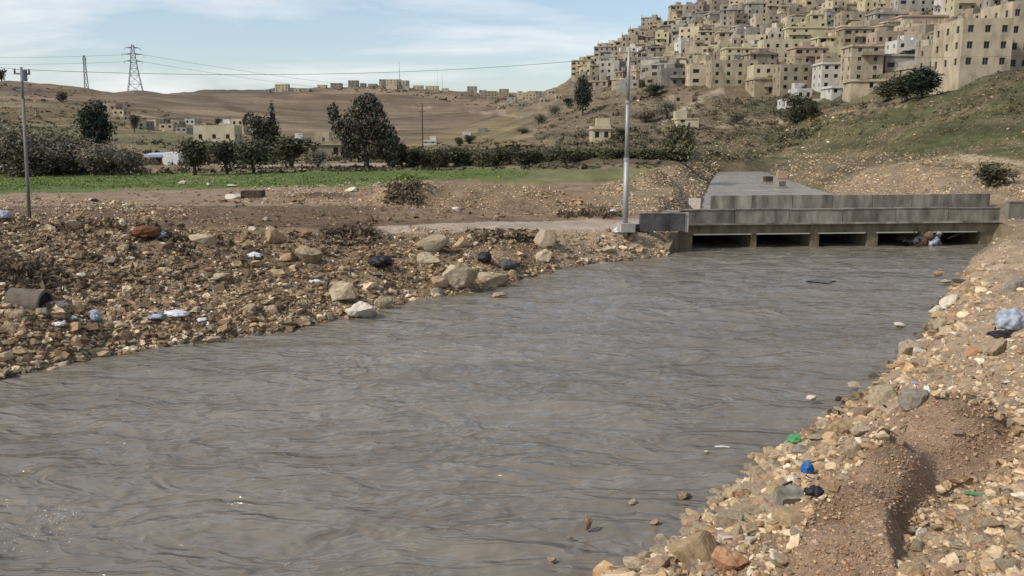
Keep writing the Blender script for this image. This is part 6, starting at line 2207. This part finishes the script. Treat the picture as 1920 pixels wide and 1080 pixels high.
# small litter flecks, past counting
g = np.random.default_rng(55)
Vs, Cs = [], []
lit = []
for poly, n in (([(0, 380), (600, 430), (1180, 440), (1000, 510), (700, 580), (300, 640), (0, 690)], 620), ([(1500, 870), (1700, 600), (1900, 480), (1920, 760), (1700, 740), (1450, 960)], 120),
                ([(420, 350), (1100, 350), (1180, 400), (700, 400)], 150), ([(1560, 330), (1850, 330), (1850, 366), (1600, 366)], 120), ([(300, 335), (760, 330), (760, 345), (300, 350)], 30)):
    xs, ys = [p[0] for p in poly], [p[1] for p in poly]
    px, py = g.uniform(min(xs), max(xs), n * 3), g.uniform(min(ys), max(ys), n * 3)
    k = in_poly(px, py, poly)
    H = hits(px[k][:n], py[k][:n])
    H = H[~np.isnan(H[:, 0])]
    lit.append(H[river_sd(H[:, 0], H[:, 1]) > 0])
lit = np.concatenate(lit)
lit[:, 2] += .05
cc = np.array([(.7, .7, .7), (.6, .62, .68), (.62, .6, .52), (.03, .03, .035), (.25, .3, .42), (.35, .1, .06)])[g.choice(6, len(lit), p=[.42, .15, .15, .2, .05, .03])]
sz = np.maximum(g.uniform(.03, .09, len(lit)), 1.2 * lit[:, 1] / FPX)
v, f, c = quads_from(lit, sz, g, normal_up=0, cols=cc)
v = v + g.normal(size=v.shape) * .01
litter = link('litter', mesh_np('litter', v, f, False, {'col': c}), attr_mat('litter_scraps', .08, (3.0,), 0))
litter['kind'] = 'stuff'
litter['category'] = 'litter'
litter['label'] = 'small white and dark plastic scraps strewn over the banks'

# foam flecks on the river at lower left
g = np.random.default_rng(66)
fv = []
for cx, cy, n, sx, sy in ((112, 968, 90, 24, 9), (60, 1000, 40, 45, 10), (20, 1030, 18, 20, 8), (1460, 880, 0, 1, 1), (538, 1062, 8, 6, 5)):
    for _ in range(n):
        fv.append(PZ(cx + g.normal() * sx, cy + g.normal() * sy, .07))
fv = np.array(fv)
v, f, c = quads_from(fv, np.full(len(fv), .018), g, normal_up=0, cols=np.ones((len(fv), 3)) * .62)
v[:, 2] = .085 + (v[:, 2] - .07) * .25
fo = link('foam', mesh_np('foam', v, f, False, {'col': c}), attr_mat('river_foam', .05, (6.0,), 0))
fo['kind'] = 'stuff'
fo['category'] = 'foam'
fo['label'] = 'small white foam flecks on the river near the bottom left corner'

# ------------------------------------------------------------------ labels: each unnamed thing gets its place by a landmark
def rel(dx, dy):
    if abs(dx) > 2.2 * abs(dy):
        return 'right of' if dx > 0 else 'left of'
    if abs(dy) > 2.2 * abs(dx):
        return 'below' if dy > 0 else 'above'
    return ('lower right of' if dx > 0 else 'lower left of') if dy > 0 else ('upper right of' if dx > 0 else 'upper left of')


used = {}
auto = []
for t in THINGS:
    if t[4]:
        used.setdefault(t[1], []).append(t)
        continue
    px, py = t[2], t[3]
    lm = min(LANDMARKS, key=lambda q: math.hypot(q[1] - px, (q[2] - py) * 1.6))
    t.append(lm)
    t.append(t[1] + ' ' + rel(px - lm[1], py - lm[2]) + ' ' + lm[0])
    auto.append(t)
groups = {}
for t in auto:
    groups.setdefault(t[6], []).append(t)
ORD = ['leftmost', 'second from left', 'third from left', 'fourth from left', 'fifth from left', 'sixth from left', 'seventh from left', 'eighth from left', 'ninth from left', 'tenth from left',
       'eleventh from left', 'twelfth from left', 'thirteenth from left', 'fourteenth from left', 'fifteenth from left', 'sixteenth from left', 'seventeenth from left', 'eighteenth from left', 'nineteenth from left']
for lab, lst in groups.items():
    if len(lst) == 1:
        lst[0][0]['label'] = lab
    else:
        lst.sort(key=lambda t: t[2])
        for i, t in enumerate(lst):
            t[0]['label'] = (lab + ', ' + (ORD[i] if i < len(ORD) - 1 and i < len(lst) - 1 else ('rightmost' if i == len(lst) - 1 else 'one in the middle'))).replace('second from left', 'second') 
bad = [t[0]['label'] for t in THINGS if not (4 <= len(t[0]['label'].replace(',', '').split()) <= 16)]
print('labels outside 4-16 words:', len(bad), bad[:3])
